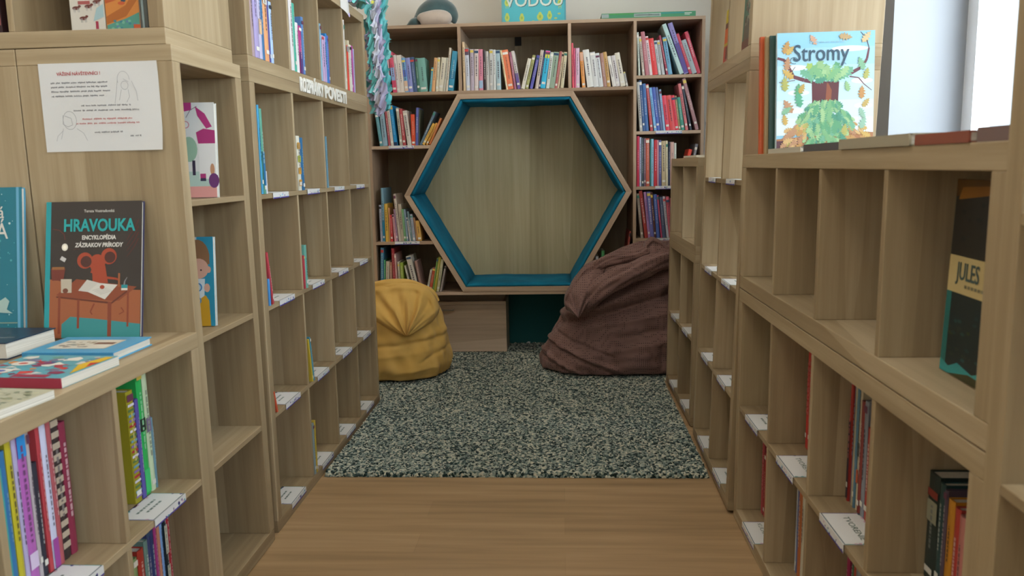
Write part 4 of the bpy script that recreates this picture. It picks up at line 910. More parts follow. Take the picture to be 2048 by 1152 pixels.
RXF = Matrix.Rotation(-PI / 2, 4, 'X')
def TM(x, y, z, rz=0, lean=0): return Matrix.Translation((x, y, z + .022 * math.sin(lean))) @ Matrix.Rotation(rz, 4, 'Z') @ Matrix.Rotation(-lean, 4, 'X')
class Art:
    def __init__(s, y0=-.0004, st=4e-6): s.b = MB(); s.y = y0; s.st = st
    def p(s, pts, h): poly2(s.b, pts, flat(h, .4, .4), s.y); s.y -= s.st
    def d(s, x, z, rx, rz, h, n=18): disc(s.b, x, z, rx, rz, flat(h, .4, .4), s.y, n); s.y -= s.st
    def l(s, pts, w0, w1, h): strip(s.b, pts, w0, w1, flat(h, .4, .4), s.y); s.y -= s.st
    def r(s, x0, z0, x1, z1, h): s.p([(x0, z0), (x1, z0), (x1, z1), (x0, z1)], h)
    def done(s, name, par): return s.b.obj(name, par, merge=False)
def leaf(A, cx, cz, L, ang, h, clip=None):
    prof = [(0, .04), (.12, .06), (.2, .2), (.28, .09), (.4, .3), (.48, .12), (.62, .33), (.68, .13), (.82, .24), (.88, .1), (1, 0)]
    up_ = [(x, y) for x, y in prof]; dn = [(x, -y) for x, y in prof[::-1][1:]]
    ca, sa = math.cos(ang), math.sin(ang); pts = []
    for x, y in up_ + dn: pts.append((cx + L * (x * ca - y * sa), cz + L * (x * sa + y * ca)))
    if clip:
        if any(not (clip[0] < p[0] < clip[2] and clip[1] < p[1] < clip[3]) for p in pts): return
    A.p(pts, h)
# --- notice on the side of the narrow shelf
e = empty('paper_notice', 'white paper notice with red heading taped to the shelf side', 'notice', (-1.264, 1.9085, 1.219))
b = MB(); n = 12; P = np.zeros((n + 1, n + 1, 3)); PW, PH = .298, .211
for i in range(n + 1):
    for j in range(n + 1):
        u, v = i / n, j / n; curl = .010 * max(0, u + (1 - v) - 1.72) ** 1.2 * 4 + .004 * max(0, u + v - 1.85) * 4
        P[i, j] = (u * PW + .003 * (1 - v) * 0, -.0008 - curl, v * PH)
b.grid(P, WHITE); P2 = P.copy(); P2[:, :, 1] += .0005; b.grid(P2, WHITE, flip=True); b.obj('paper', e)
RED = flat('b8585a', .7); GRY = flat('6f7074', .7)
text('heading', 'VÁŽENÍ NÁVŠTEVNÍCI !', .0105, RED, e, (.100, -.0014, .182), sx=1.0, bold=.0002, ext=.0001)
A = Art(-.0014); r = random.Random(4)
def para(x0, x1, z, h, ph=.0036):
    x = x0
    while x < x1 - .004:
        l = min(r.uniform(.006, .026), x1 - x); y_ = 0
        xx = x
        while xx < x + l - .0012: A.r(xx, z - (.0009 if r.random() < .2 else 0), min(x + l, xx + .0014), z + ph * r.uniform(.55, 1), h); xx += .0021
        x += l + .0028
for z in (.163, .153, .1425, .1315): para(.028, .176 if z > .14 else .166, z, '77787c')
para(.100, .226, .108, '77787c'); para(.080, .245, .0965, '77787c'); para(.100, .226, .076, 'c06a6a'); para(.083, .245, .0655, 'c06a6a'); para(.128, .200, .044, '6a6b70'); para(.218, .246, .034, '5a5b60')
sk = 'a3a5a8'
def arc(cx, cz, rx, rz, a0, a1, n=14): return [(cx + rx * math.cos(math.radians(a0 + (a1 - a0) * i / n)), cz + rz * math.sin(math.radians(a0 + (a1 - a0) * i / n))) for i in range(n + 1)]
for pts in (arc(.068, .075, .017, .022, 0, 360), [(.052, .088), (.05, .066), (.062, .06), (.074, .064), (.072, .08), (.056, .086)], [(.048, .05), (.034, .038), (.03, .026)], [(.084, .055), (.1, .044), (.108, .026)], [(.05, .056), (.042, .03)],
            arc(.212, .168, .015, .02, 0, 200), [(.197, .168), (.192, .14), (.186, .112)], [(.212, .17), (.224, .163)], arc(.214, .155, .009, .01, 0, 360), [(.222, .145), (.224, .128), (.216, .115)], [(.232, .165), (.242, .14), (.244, .118)], [(.205, .145), (.198, .12)]): A.l(pts, .0009, .0009, sk)
A.done('printed_text', e)
# --- dark picture book with a mouse at a desk
M = TM(-1.267, 1.824, .7645, 0, math.radians(11.5))
e = face_book('dark book with teal spine, mouse reading at a desk on its cover', M, .242, .335, .014, '3a332f', '2aa0a4', 'L', back='3a3a5c')
A = Art(-.0004, 8e-6); sx, sz = .242, .335
def Q(u, v): return (u * sx, v * sz)
A.r(0, 0, .012, sz, '2a9ca2')
A.p([Q(.05, 0), Q(1, 0), Q(1, .345), Q(.62, .36), Q(.05, .43)], 'a4603f')
A.p([Q(.18, 0), Q(1, 0), Q(1, .10), Q(.52, .14), Q(.27, .155), Q(.18, .10)], '3d8f90')
A.p([Q(.07, .42), Q(.19, .42), Q(.21, .51), Q(.06, .51)], '7a3c32'); A.r(*Q(.07, .50), *Q(.2, .52), '97663e')
A.l([Q(.07, .80), Q(.14, .79), Q(.19, .76), Q(.2, .72)], .002, .002, '6e3a34'); A.d(*Q(.20, .665), .008, .009, 'e8e2d2'); A.d(*Q(.20, .665), .0045, .005, 'fff8e6')
A.p([Q(.15, .575), Q(.20, .555), Q(.22, .58), Q(.17, .60)], 'c8c4c0')
for k in range(4): A.l([Q(.97, .86 - k * .045), Q(.93, .80 - k * .045), Q(.88, .75 - k * .045), Q(.85, .71 - k * .04)], .003, .0015, '5c3430')
A.l([Q(.29, .645), Q(.33, .655), Q(.36, .645)], .0015, .001, '5c4038')
# the table
A.p([Q(.12, .315), Q(.33, .43), Q(.96, .37), Q(.78, .27), Q(.70, .268), Q(.15, .30)], '8f4c34'); A.p([Q(.12, .305), Q(.70, .26), Q(.86, .345), Q(.86, .33), Q(.70, .245), Q(.12, .295)], '6b382c')
for u0, u1, v0, v1 in ((.14, .165, .03, .30), (.34, .365, .07, .28), (.66, .70, .01, .26), (.86, .88, .08, .33)): A.r(*Q(u0, v0), *Q(u1, v1), '8a4632')
A.l([Q(.52, .25), Q(.48, .19), Q(.5, .17)], .004, .003, '8a4632'); A.l([Q(.8, .22), Q(.83, .19), Q(.78, .17)], .003, .002, '8a4632')
# mouse
A.p([Q(.50, .40), Q(.66, .40), Q(.63, .52), Q(.60, .585), Q(.52, .59), Q(.49, .52)], 'a84a33'); A.d(*Q(.545, .545), .020, .022, 'a84a33'); A.p([Q(.50, .54), Q(.545, .52), Q(.505, .47), Q(.475, .475)], 'a84a33')
for cx, cz in ((.415, .565), (.665, .595)): A.d(*Q(cx, cz), .020, .020, 'a84a33'); A.d(*Q(cx + .012, cz - .008), .014, .014, '54342f')
A.l([Q(.62, .44), Q(.74, .43), Q(.78, .42)], .006, .004, 'a84a33'); A.r(*Q(.765, .37), *Q(.785, .47), 'a2603c')
A.p([Q(.35, .345), Q(.44, .425), Q(.57, .40), Q(.52, .34), Q(.45, .335)], 'cdc8be'); A.p([Q(.45, .335), Q(.56, .40), Q(.76, .385), Q(.63, .28)], 'd6d1c6')
for k in range(5): A.l([Q(.50 + k * .02, .345 - k * .007), Q(.63 + k * .02, .37 - k * .007)], .0006, .0006, '9a958c')
A.d(*Q(.60, .37), .006, .005, 'a84a33'); A.p([Q(.17, .33), Q(.28, .33), Q(.28, .43), Q(.165, .43)], 'c2b6a2'); A.d(*Q(.215, .345), .007, .006, '7a4a3a')
A.r(*Q(.80, .345), *Q(.865, .375), 'ddd8cc'); A.r(*Q(.80, .36), *Q(.865, .385), '2f8f94'); A.l([Q(.83, .385), Q(.835, .41), Q(.86, .44)], .004, .0015, '8a8a8c')
A.done('cover_picture', e)
TL = flat('2fa3a2', .5); OFW = flat('d9d5cc', .5)
text('title', 'HRAVOUKA', .042, TL, e, (.135, -.0012, .262), sx=.79, bold=.0012)
text('subtitle', 'ENCYKLOPÉDIA', .0145, OFW, e, (.135, -.0012, .241), sx=.82, bold=.0004); text('subtitle', 'ZÁZRAKOV PRÍRODY', .0145, OFW, e, (.135, -.0012, .2225), sx=.85, bold=.0004, shear=.15)
text('author_line', 'Tereza Vostradovská', .010, OFW, e, (.135, -.0012, .308), sx=.9)
# --- snowy teal book at the left edge
M = TM(-1.60, 1.840, .7645, 0, math.radians(8.5))
e = face_book('teal snow-speckled book cut off by the left picture edge', M, .268, .372, .016, '1d7688', '1d7688', 'L', back='5aa3c4')
A = Art(-.0004, 8e-6); r = random.Random(8)
A.r(.255, 0, .268, .372, '69a9c8'); A.r(.262, 0, .268, .372, '2d7f93')
for k in range(150):
    x, z, q = r.uniform(.01, .25), r.uniform(.01, .365), r.choice((.001, .0014, .002, .003)); A.d(x, z, q, q, r.choice(('9ccdd2', '5aa9b4', 'c8e2e0')), 6)
A.p([(.06, .075), (.20, .085), (.225, .10), (.235, .09), (.228, .07), (.243, .06), (.21, .062), (.14, .055), (.07, .06)], 'a9c2bb'); A.r(.02, .035, .255, .038, '7f9a8c')
A.done('cover_picture', e)
text('title', 'vá', .043, OFW, e, (.208, -.0012, .296), sx=.85, bold=.0002); text('title', 'NÁ', .056, OFW, e, (.200, -.0012, .245), sx=.82, bold=.0002)
# --- flat books on the low left shelf
def flat_book(label, x, y, w, d, t, hx, rz=0, z=.764, side='L', spine=None, soft=False, back=None):
    M = Matrix.Translation((x, y, z + t + .0006)) @ Matrix.Rotation(rz, 4, 'Z') @ RXF
    return face_book(label, M, w, d, t, hx, spine, side, back=back, soft=soft)
e = flat_book('thick dark navy book lying flat at the left picture edge', -1.415, 1.628, .20, .165, .038, '25354a', math.radians(-2), spine='25354a', side='L')
A = Art(-.0004); r = random.Random(2)
for k in range(24): A.p([(x_ + (.0 if i < 2 else .003), z_) for i, (x_, z_) in enumerate([(a_, b_) for a_, b_ in ((.03 + k * .006, .02 + r.random() * .1),) * 4])], '3f6f7a') if False else A.d(r.uniform(.02, .19), r.uniform(.01, .15), r.uniform(.002, .008), .002, r.choice(('3b5f70', '2f6a74', '41506a')), 7)
A.l([(.10, .03), (.14, .05), (.18, .055)], .004, .003, 'b9c0be'); A.done('cover_picture', e)
e = flat_book('light blue book lying flat in front of the mouse book', -1.168, 1.604, .205, .158, .020, '4f9fc6', math.radians(-.8), side='B', spine='3f8cba')
A = Art(-.0004); A.r(.03, .035, .165, .125, 'cdc7b4'); A.r(.035, .04, .16, .12, 'd8d2c2')
for k in range(26): A.d(.04 + r.random() * .07, .05 + r.random() * .055, .003 + r.random() * .006, .002 + r.random() * .004, r.choice(('8a8478', 'b0a690', '6f7f78', 'a89a80')), 8)
A.r(.112, .078, .158, .098, '7a5a48'); A.done('cover_picture', e)
e = flat_book('colourful picture-print book lying flat near the low shelf edge', -1.148, 1.405, .205, .178, .020, '5fa3b0', math.radians(-3.5), side='B', spine='9a2f44', soft=True)
A = Art(-.0004); r = random.Random(12)
cl = ['c8403a', 'd9d6cc', '8a3050', '7a7890', '4a8f9c', 'd8883a', '6f9f8c', 'c9c6bc', 'a83a4a', '3f4a90', 'dfd9cc', 'd06a4a']
for k in range(60):
    x, z = r.uniform(.012, .185), r.uniform(.012, .16); a = r.uniform(.008, .03)
    n = r.choice((3, 4, 5)); a0 = r.random() * 6
    pts = [(min(.203, max(.002, x + a * r.uniform(.5, 1) * math.cos(a0 + 6.283 * i / n))), min(.176, max(.002, z + a * .7 * r.uniform(.5, 1) * math.sin(a0 + 6.283 * i / n)))) for i in range(n)]; A.p(pts, r.choice(cl))
A.d(.045, .105, .024, .018, 'ddd8cc'); A.d(.045, .105, .010, .007, 'd04a34'); A.d(.04, .045, .028, .018, 'ddd8cc'); A.d(.04, .045, .013, .008, '4a55a8')
A.r(.095, .003, .170, .022, 'a02f48'); A.p([(.20, .03), (.203, .165), (.185, .165), (.17, .10)], 'd8b030'); A.p([(.198, .08), (.203, .12), (.185, .115)], 'b82c2c'); A.done('cover_picture', e)
e = flat_book('beige patterned book lying flat at the near left corner', -1.128, 1.195, .195, .158, .016, 'b9b49a', math.radians(-7), side='L', soft=True)
A = Art(-.0004)
for k in range(90): A.d(.01 + r.random() * .175, .01 + r.random() * .14, .003 + r.random() * .007, .002 + r.random() * .005, r.choice(('8f8f6f', 'd6d1b8', 'a3a386', 'c9c4a4', '7a7f66')), 6)
A.done('cover_picture', e)
# --- books in the narrow shelf
M = LA.M @ TM(-.0, 0, 0); U_ = lambda x, y, z, rz=0, lean=0: TM(x, y, z, rz, lean)
M = TM(-1.165, 2.085, Dv(3) + I + .0008, math.radians(6), math.radians(6))
e = face_book('white board book with pink-roofed houses in the top narrow cube', M, .235, .255, .02, 'd4d6d4', 'd4d6d4', 'L')
A = Art(-.0004, 8e-6); a = .235
A.r(0, 0, a, .03, 'd99a94'); A.r(0, .03, a, .07, 'aec6bd'); A.p([(.11, .255), (.175, .255), (.175, .235), (.12, .225)], 'ad3a78'); A.p([(.185, .245), (.21, .225), (.228, .19), (.213, .185), (.19, .22)], 'ad3a78')
A.p([(.185, .175), (.19, .145), (.235, .145), (.235, .18), (.205, .185)], 'a83a74'); A.r(.19, .05, .235, .145, 'dcdcda'); A.r(.192, .05, .207, .064, 'a83a74'); A.r(.192, .044, .207, .052, '3a3a54')
A.d(.165, .13, .022, .034, '8fb09a'); A.r(.172, .06, .18, .10, '3a3448'); A.d(.158, .196, .010, .010, 'c07a88'); A.d(.158, .196, .0075, .0075, 'd8d8d6'); A.d(.225, .075, .006, .016, 'b98a6a'); A.d(.228, .045, .014, .02, '6a3a70'); A.l([(.16, .215), (.172, .235), (.19, .245)], .0015, .0015, '6a5a6a')
A.done('cover_picture', e)
M = TM(-1.172, 2.068, Dv(2) + I + .0008, math.radians(4), math.radians(7))
e = face_book('light blue book with a brown-haired child in the second narrow cube', M, .22, .245, .016, 'c9d3d6', '2f8fa0', 'L')
A = Art(-.0004, 8e-6); A.r(.175, 0, .22, .245, '2f8fae'); A.d(.175, .19, .034, .048, '8f6a4c'); A.r(.141, .17, .209, .20, '8f6a4c'); A.d(.178, .158, .028, .028, 'd6a894'); A.d(.206, .155, .006, .009, 'd6a894'); A.p([(.12, .05), (.19, .05), (.195, .13), (.13, .13)], 'cfdadf')
A.d(.185, .154, .0025, .0025, '4a3a3a'); A.p([(.175, 0), (.208, 0), (.205, .07), (.195, .085), (.18, .075)], 'c99a2c'); A.d(.168, .04, .012, .006, 'c98a2c'); A.d(.2, .105, .008, .012, 'd6a894'); A.done('cover_picture', e)
text('title', 'KO', .035, flat('2f7fb8', .5), e, (.165, -.0012, .095), sx=.9); text('title', 'KO', .03, flat('2f7fb8', .5), e, (.165, -.0012, .06), sx=.9)
# --- books in the unit on top, facing the viewer
zb = H4 + T + .003
e = face_book('white book with brown moose pattern in the top left unit', TM(-1.178, 1.925, zb), .084, .20, .03, 'cdc8bc', group=None)
A = Art(-.0004, 6e-6); r = random.Random(3)
for x, z in ((.014, .052), (.045, .055), (.066, .065), (.03, .028), (.02, .085), (.055, .095), (.035, .12), (.06, .14), (.02, .15)):
    A.d(x, z, .0095, .0045, '6a3a34', 10); A.d(x + .009, z + .004, .004, .003, '6a3a34', 8)
    for q in (-.006, -.003, .004, .007): A.l([(x + q, z), (x + q + .001, z - .010)], .0016, .001, '9a9a98')
A.p([(.055, .02), (.082, .03), (.082, .06), (.065, .05)], '9db8bc'); A.r(.060, .002, .067, .02, '9a3048'); A.r(.02, .06, .05, .068, 'a85a58'); A.done('cover_picture', e)
e = face_book('orange and teal desert book in the top left unit', TM(-1.090, 1.925, zb), .082, .20, .03, 'c87f3a')
A = Art(-.0004, 6e-6); A.p([(0, .012), (.05, .03), (.082, .07), (.082, .10), (.05, .055), (0, .03)], 'a8622c'); A.p([(0, 0), (.082, 0), (.082, .038), (.05, .025), (0, .01)], '4f8f80'); A.p([(.0, .06), (.03, .068), (.03, .088), (0, .085)], 'b5562c')
for k in range(14): A.d(r.uniform(.01, .075), r.uniform(.002, .02), .004, .003, r.choice(('3a7a88', '6fa890', '5a7a9a')), 7)
A.d(.045, .066, .006, .004, '3a4a5a'); A.d(.04, .06, .009, .004, 'c05a34'); A.r(.066, .0, .082, .01, 'c05a34'); A.done('cover_picture', e)
Mu = LAu.M
book_row(Mu, T, [(.700, .707, .007, .21, 0, '8a9a98', 'thin grey'), (.708, .718, .010, .2, 0, '4a4f4a', 'dark')], 'at the right end of the top left unit', 'thin books in the top left unit', 'left', .012)
book_row(Mu, T, [(.318, .345, .027, .2, 0, '3a2226', 'dark maroon', [(.1, .35, 'b06a6a'), (.5, .7, 'c08a84')])], 'in the top left unit at the picture corner', 'single dark book', 'left', .02)
# --- dark tall book in the right-hand upper unit
M = Matrix.Translation((.637, 1.349, H2 + T + .0055)) @ Matrix.Rotation(RR_ - math.radians(2), 4, 'Z') @ Matrix.Rotation(-math.radians(2), 4, 'X')
e = face_book('tall dark book with a cream title band in nearest upper-right cube', M, .205, .318, .022, '17191b', '1f5f60', 'L')
A = Art(-.0004, 8e-6); A.p([(0, .29), (.205, .305), (.205, .318), (0, .318)], '5a3a10'); A.p([(.01, .285), (.12, .295), (.205, .30), (.205, .312), (.02, .305)], '8a5a18')
A.r(0, 0, .205, .135, '14262a'); A.r(0, 0, .018, .135, '1d6a68'); A.p([(0, 0), (.205, 0), (.205, .02), (.15, .028), (.11, .016), (.06, .024), (.03, .012), (0, .02)], '2a8f90'); A.p([(.03, .0), (.205, 0), (.205, .010), (.1, .014)], '3a3a1c')
A.r(0, .135, .205, .195, 'c4b07c')
r = random.Random(6)
for k in range(26): A.d(r.uniform(.02, .2), r.uniform(.03, .12), r.uniform(.003, .012), .003, r.choice(('173a3e', '1f4a4c', '23302a', '2f3f1c')), 8)
for k in range(12): A.d(r.uniform(.03, .2), r.uniform(.21, .28), r.uniform(.003, .01), .004, r.choice(('1f2428', '262228', '202a2c')), 8)
A.done('cover_picture', e)
text('title', 'JULES', .040, flat('3f5656', .5), e, (.030, -.0012, .158), align='LEFT', sx=.78, bold=.0003)
A = Art(-.0012); [A.r(.06 + k * .011, .146, .068 + k * .011, .151, '7a7660') for k in range(9)]; A.done('fine_print', e)
# --- face-out books in the small unit at the top right
def in_unit(u, s_, d_, z_, lean=0): return u.M @ Matrix.Translation((s_, d_, z_ + .03 * math.sin(lean))) @ Matrix.Rotation(-lean, 4, 'X')
e = face_book('dark violet book at the back of the far top-right cube', in_unit(R2u, .078, .075, T + .0006, .05), .19, .262, .018, '342c50', '2c2644', 'L')
A = Art(-.0004); A.r(.03, .02, .17, .235, 'b5ad94'); A.done('cover_picture', e)
e = face_book('red and yellow book with white spine in far top-right cube', in_unit(R2u, .112, .035, T + .0006, .04), .165, .215, .022, 'a8382c', 'dccdd2', 'L')
A = Art(-.0004, 8e-6); A.r(0, .165, .165, .215, 'b8a624'); A.r(0, .145, .165, .165, '5a2c24'); A.r(0, .09, .165, .145, 'c8602c'); A.r(0, .08, .165, .09, 'b8a83a'); A.r(.04, .03, .14, .075, '6a2420'); A.d(.05, .19, .013, .016, '2a241c'); A.d(.09, .19, .013, .016, '2a241c'); A.done('cover_picture', e)
e = face_book('dark green book with shaggy grey figure in near top-right cube', in_unit(R2u, .450, .035, T + .0006, .03), .168, .325, .016, '2f6a5c', 'cf8a84', 'L')
A = Art(-.0004, 8e-6); A.r(0, 0, .168, .05, '6a3a30'); A.r(.02, .05, .168, .12, '5c5248'); r = random.Random(9)
for k in range(60): A.d(.09 + r.uniform(-.05, .06), .14 + r.uniform(-.05, .06), r.uniform(.006, .02), r.uniform(.005, .012), r.choice(('8a8070', '6f665a', '5a5046', '9a907c', '4a4038')), 7)
A.d(.1, .19, .035, .03, 'a39a86'); A.done('cover_picture', e)
# --- big leaf-covered book and the ones behind it
ST = R1u
zt = H2 + H1 + .0035
bx, by = .600, 2.352
M0 = TM(bx + .018, by, zt, math.radians(-1), math.radians(4))
e = face_book('large pale blue book covered in oak leaves, standing on right shelf', M0, .268, .338, .014, '8fc4dc', 'c4d6da', 'L')
A = Art(-.0004, 4e-6); r = random.Random(21); SX, SZ = .268, .338; CL = (.002, .002, SX - .002, SZ - .002)
for k, hh in enumerate(('9fcadd', 'aed3e0', 'bcdbe4', 'cbe2e8', 'd6e6ea')): A.r(0, .05, SX, .05 + (SZ - .05) * (.85 - k * .17), hh)
for cx, cz, rx in ((.2, .29, .05), (.05, .24, .035), (.235, .2, .03), (.045, .12, .04), (.24, .13, .025), (.06, .17, .03)): A.d(cx, cz, rx, .008, 'dfeaee')
A.p([(0, 0), (SX, 0), (SX, .055), (.2, .06), (.12, .05), (0, .04)], 'a4714e'); A.r(0, 0, .06, .035, '5a3a44')
A.l([(.0, .268), (.02, .262), (.035, .235), (.045, .215), (.075, .205), (.10, .20)], .007, .012, '6b4048'); A.l([(.17, .213), (.205, .222), (.235, .238), (.247, .26), (.252, .29)], .012, .005, '6b4048')
A.l([(.252, .29), (.245, .315), (.228, .335)], .003, .002, '5a4a50'); A.l([(.2, .212), (.225, .208), (.24, .19), (.262, .172)], .004, .002, '6b4048'); A.l([(.005, .2), (.05, .205)], .002, .002, '6a5050'); A.l([(.045, .215), (.042, .232), (.05, .243)], .003, .0015, '5a4a50')
A.p([(.098, .14), (.170, .14), (.172, .20), (.096, .20)], '5e3438'); A.p([(.135, .143), (.15, .143), (.152, .175), (.142, .195), (.138, .195)], '8a5038')
gr = ['5f9c74', '79ac7c', '8fb583', '4f8f78', '6fa88a', '9cbf8c']; au = ['c2a25c', 'b98f58', 'cba874', 'b58a6a', 'a8a860']
for k in range(34): leaf(A, r.uniform(.095, .175), r.uniform(.195, .215), r.uniform(.03, .05), r.uniform(.3, 2.85), r.choice(gr + ['9cb860']), CL)
for k in range(380):
    z = r.uniform(.008, .15); wd = .030 + (.15 - z) * .80; x = .135 + r.uniform(-wd, wd)
    side = abs(x - .135) / wd; c_ = r.choice(gr if side < .5 or z > .085 else au)
    leaf(A, x, z, r.uniform(.016, .034), -PI / 2 + (x - .135) * 9 + r.uniform(-.6, .6), c_, CL)
for x, z, an, hh in ((.03, .315, -1.9, 'b98f58'), (.045, .30, -2.3, 'c2a25c'), (.03, .27, -1.7, 'b58a6a'), (.09, .33, -1.0, 'c49a80'), (.205, .32, 3.0, 'b59a70'), (.255, .335, -2.2, 'c9b48a'), (.02, .215, -1.5, 'a8a860'), (.06, .195, -1.6, '5f9c74'), (.075, .195, -2.0, 'b59a54'), (.055, .17, -1.3, '5aa080'), (.02, .15, -1.0, 'b58a6a'), (.02, .11, -1.4, 'c2a25c'), (.19, .20, -1.3, '8fb583'), (.235, .185, -1.6, 'b98a54'), (.255, .15, -2.2, 'b9a060'), (.23, .125, -1.2, '8fb5a0'), (.245, .10, -1.9, '8fb5a0'), (.25, .235, -1.8, 'a8a860'), (.225, .265, -1.2, '7fae8c'), (.04, .13, -2.5, '7fae8c'), (.015, .235, -.7, 'c2a25c')): leaf(A, x, z, r.uniform(.03, .045), an, hh, CL)
A.done('cover_picture', e)
NV = flat('3c5264', .5)
text('title', 'Stromy', .066, NV, e, (.120, -.0022, .258), sx=.80, bold=.0002)
A = Art(-.0022); A.l(arc(.046, .260, .010, .009, 20, 300), .0016, .0012, '3c5264'); A.l(arc(.184, .243, .006, .007, 200, 20), .0014, .001, '3c5264'); A.done('title_swirl', e)
A = Art(-.0022); [A.r(.09 + k * .014, .308, .10 + k * .014, .311, '8fb5c6') for k in range(7)]; A.done('fine_print', e)
Mx = Matrix.Translation((0, 0, 0))
face_book('dark green book leaning directly behind the leaf-covered book', TM(bx + .004, by + .020, zt, 0, math.radians(4)), .25, .335, .012, '2f4f48', '2f4a44', 'L')
face_book('beige-spined book third in the stack behind the leaf book', TM(bx - .004, by + .036, zt, 0, math.radians(4)), .26, .337, .016, 'b39a72', 'b0966c', 'L')
face_book('bright orange book at the back of the stack behind leaf book', TM(bx - .014, by + .056, zt, 0, math.radians(4)), .27, .338, .018, 'c8592c', 'cc5a2a', 'L')
# flat books along the top of the right shelf, seen edge-on
for x, y, w_, d_, t_, hx, sp, rz, lab in ((.573, 2.262, .30, .23, .013, '8f8c84', 'c9c2b0', -PI / 2, 'grey and cream book lying flat below the leaf-covered book'),
        (.566, 1.915, .24, .20, .016, '4a4a50', '5a585c', -PI / 2, 'dark grey book lying flat, second from the far end'),
        (.562, 1.665, .33, .25, .020, 'a09a82', 'a89f88', -PI / 2, 'khaki book lying flat on the middle of right shelf top'),
        (.566, 1.325, .17, .22, .017, '8a4a38', '8f4f3c', -PI / 2, 'reddish brown book lying flat on the right shelf'),
        (.572, 1.145, .085, .2, .020, '6f5a5c', '7a6460', -PI / 2, 'dull mauve book lying flat nearest the right picture edge')):
    M = Matrix.Translation((x, y, H2 + H1 + t_ + .0040)) @ Matrix.Rotation(rz, 4, 'Z') @ RXF
    face_book(lab, M, w_, d_, t_, hx, sp, 'B', group=None)
# things on top of the far right unit
Mt = R3u.M @ Matrix.Translation((0, 0, H1 + .0008))
face_book('thin cream book lying flat on the far right unit', Mt @ Matrix.Translation((.30, .015, .010)) @ RXF, .34, .2, .009, 'd6cdb8', 'ddd6c4', 'B')
M = Mt @ Matrix.Translation((.33, .105, .0105)) @ Matrix.Rotation(math.radians(62), 4, 'Z') @ Matrix.Rotation(-math.radians(3), 4, 'X')
e = face_book('small portrait-cover book standing on the far right unit', M, .12, .158, .012, '8f8a8c', '3f3f48', 'L')
A = Art(-.0004); A.r(.004, .1, .116, .15, 'c9b4b0'); A.d(.06, .07, .02, .022, 'c99a84'); A.r(.03, .01, .09, .045, '6f5f78'); A.r(.01, .112, .11, .122, '8a7a8a'); A.done('cover_picture', e)

# ------------------------------------------------------------------ on top of the hexagon bookcase
SH = fabric('dark_teal_plush', '3c5456', '4d686a', 60, .5, .95, .8); SB = fabric('cream_plush', 'b5a596', 'c4b5a6', 60, .5, .95, .8)
t = empty('plush_whale', 'dark teal plush whale with cream belly on top of bookcase', 'plush toy', (-.76, 4.78, 1.968))
def tube(path, mat, name, par, n=22, sub=6, squash=1.0, yo=0):
    P = np.array(path, float); m_ = len(P); tt = np.linspace(0, m_ - 1, (m_ - 1) * sub + 1)
    def cr(c):
        o = []
        for v in tt:
            i = min(int(v), m_ - 2); f = v - i; p0 = P[max(i - 1, 0), c]; p1 = P[i, c]; p2 = P[i + 1, c]; p3 = P[min(i + 2, m_ - 1), c]
            o.append(.5 * (2 * p1 + (p2 - p0) * f + (2 * p0 - 5 * p1 + 4 * p2 - p3) * f * f + (3 * p1 - p0 - 3 * p2 + p3) * f ** 3))
        return np.array(o)
    X, Z, R = cr(0), cr(1), np.maximum(cr(2), .0005); G = np.zeros((n, len(tt), 3)); dx, dz = np.gradient(X), np.gradient(Z); L_ = np.hypot(dx, dz)
    for i in range(n):
        a = 2 * PI * i / n; G[i] = np.stack([X - dz / L_ * R * math.cos(a), yo + R * squash * math.sin(a) + 0 * X, Z + dx / L_ * R * math.cos(a)], -1)
    b = MB(); b.grid(G, mat, closeu=True); return b.obj(name, par)
tube([(-.095, .028, .004), (-.085, .034, .024), (-.06, .052, .044), (-.015, .080, .070), (.045, .098, .082), (.10, .088, .070), (.130, .068, .046), (.142, .045, .022), (.144, .026, .003)], SH, 'body', t, squash=1.15, yo=.03)
tube([(-.052, .036, .004), (-.046, .042, .034), (-.01, .046, .044), (.05, .050, .050), (.095, .047, .046), (.124, .038, .030), (.133, .034, .004)], SB, 'belly', t, squash=1.5, yo=-.028)
tube([(-.145, .006, .002), (-.120, .016, .015), (-.090, .030, .028), (-.062, .036, .026), (-.05, .035, .003)], SH, 'tail_fin', t, squash=1.8, yo=-.01)
b = MB(); G = np.zeros((10, 7, 3))
for i in range(10):
    for j in range(7): a, c = 2 * PI * i / 10, PI * j / 6; G[i, j] = (.118 + .005 * math.sin(c) * math.cos(a), -.05 + .005 * math.cos(c), .012 + .005 * math.sin(c) * math.sin(a))
b.grid(G, flat('2a201c', .2), closeu=True); b.obj('eye', t)
e = face_book('turquoise book with white capital letters standing on top of bookcase', TM(-.331, 4.752, 1.9685, 0, math.radians(4)), .369, .27, .016, '3fb0bd', '3a9aa6', 'L')
A = Art(-.0004, 8e-6); A.r(0, 0, .012, .27, '5aa8b0'); A.r(.36, 0, .369, .27, '4a98a8'); YG = 'b9c95c'; r = random.Random(5)
for x, z, k in ((.03, .04, 1), (.115, .035, 2), (.22, .04, 3), (.275, .045, 1), (.335, .115, 1), (.03, .125, 1), (.18, .015, 0), (.33, .055, 0), (.31, .03, 0)):
    if k == 0: A.d(x, z, .010, .006, 'a8c47a', 7); continue
    A.d(x, z, .014 + .004 * (k == 3), .020, YG); A.d(x, z + .018, .009, .010, YG); A.d(x, z + .002, .006, .009, '8fae4a')
    for q in (-.006, .006): A.l([(x + q, z - .018), (x + q, z - .032)], .003, .003, YG)
    if k == 2: A.p([(x - .035, z - .03), (x + .03, z - .03), (x + .012, z - .015), (x - .012, z - .015)], 'a9c06a')
for k in range(5): A.d(.05 + k * .06 + r.random() * .02, .225, .012, .016, YG); 
A.done('cover_picture', e)
DS = flat('3f6a70', .6); MT = flat('cfdcd0', .5)
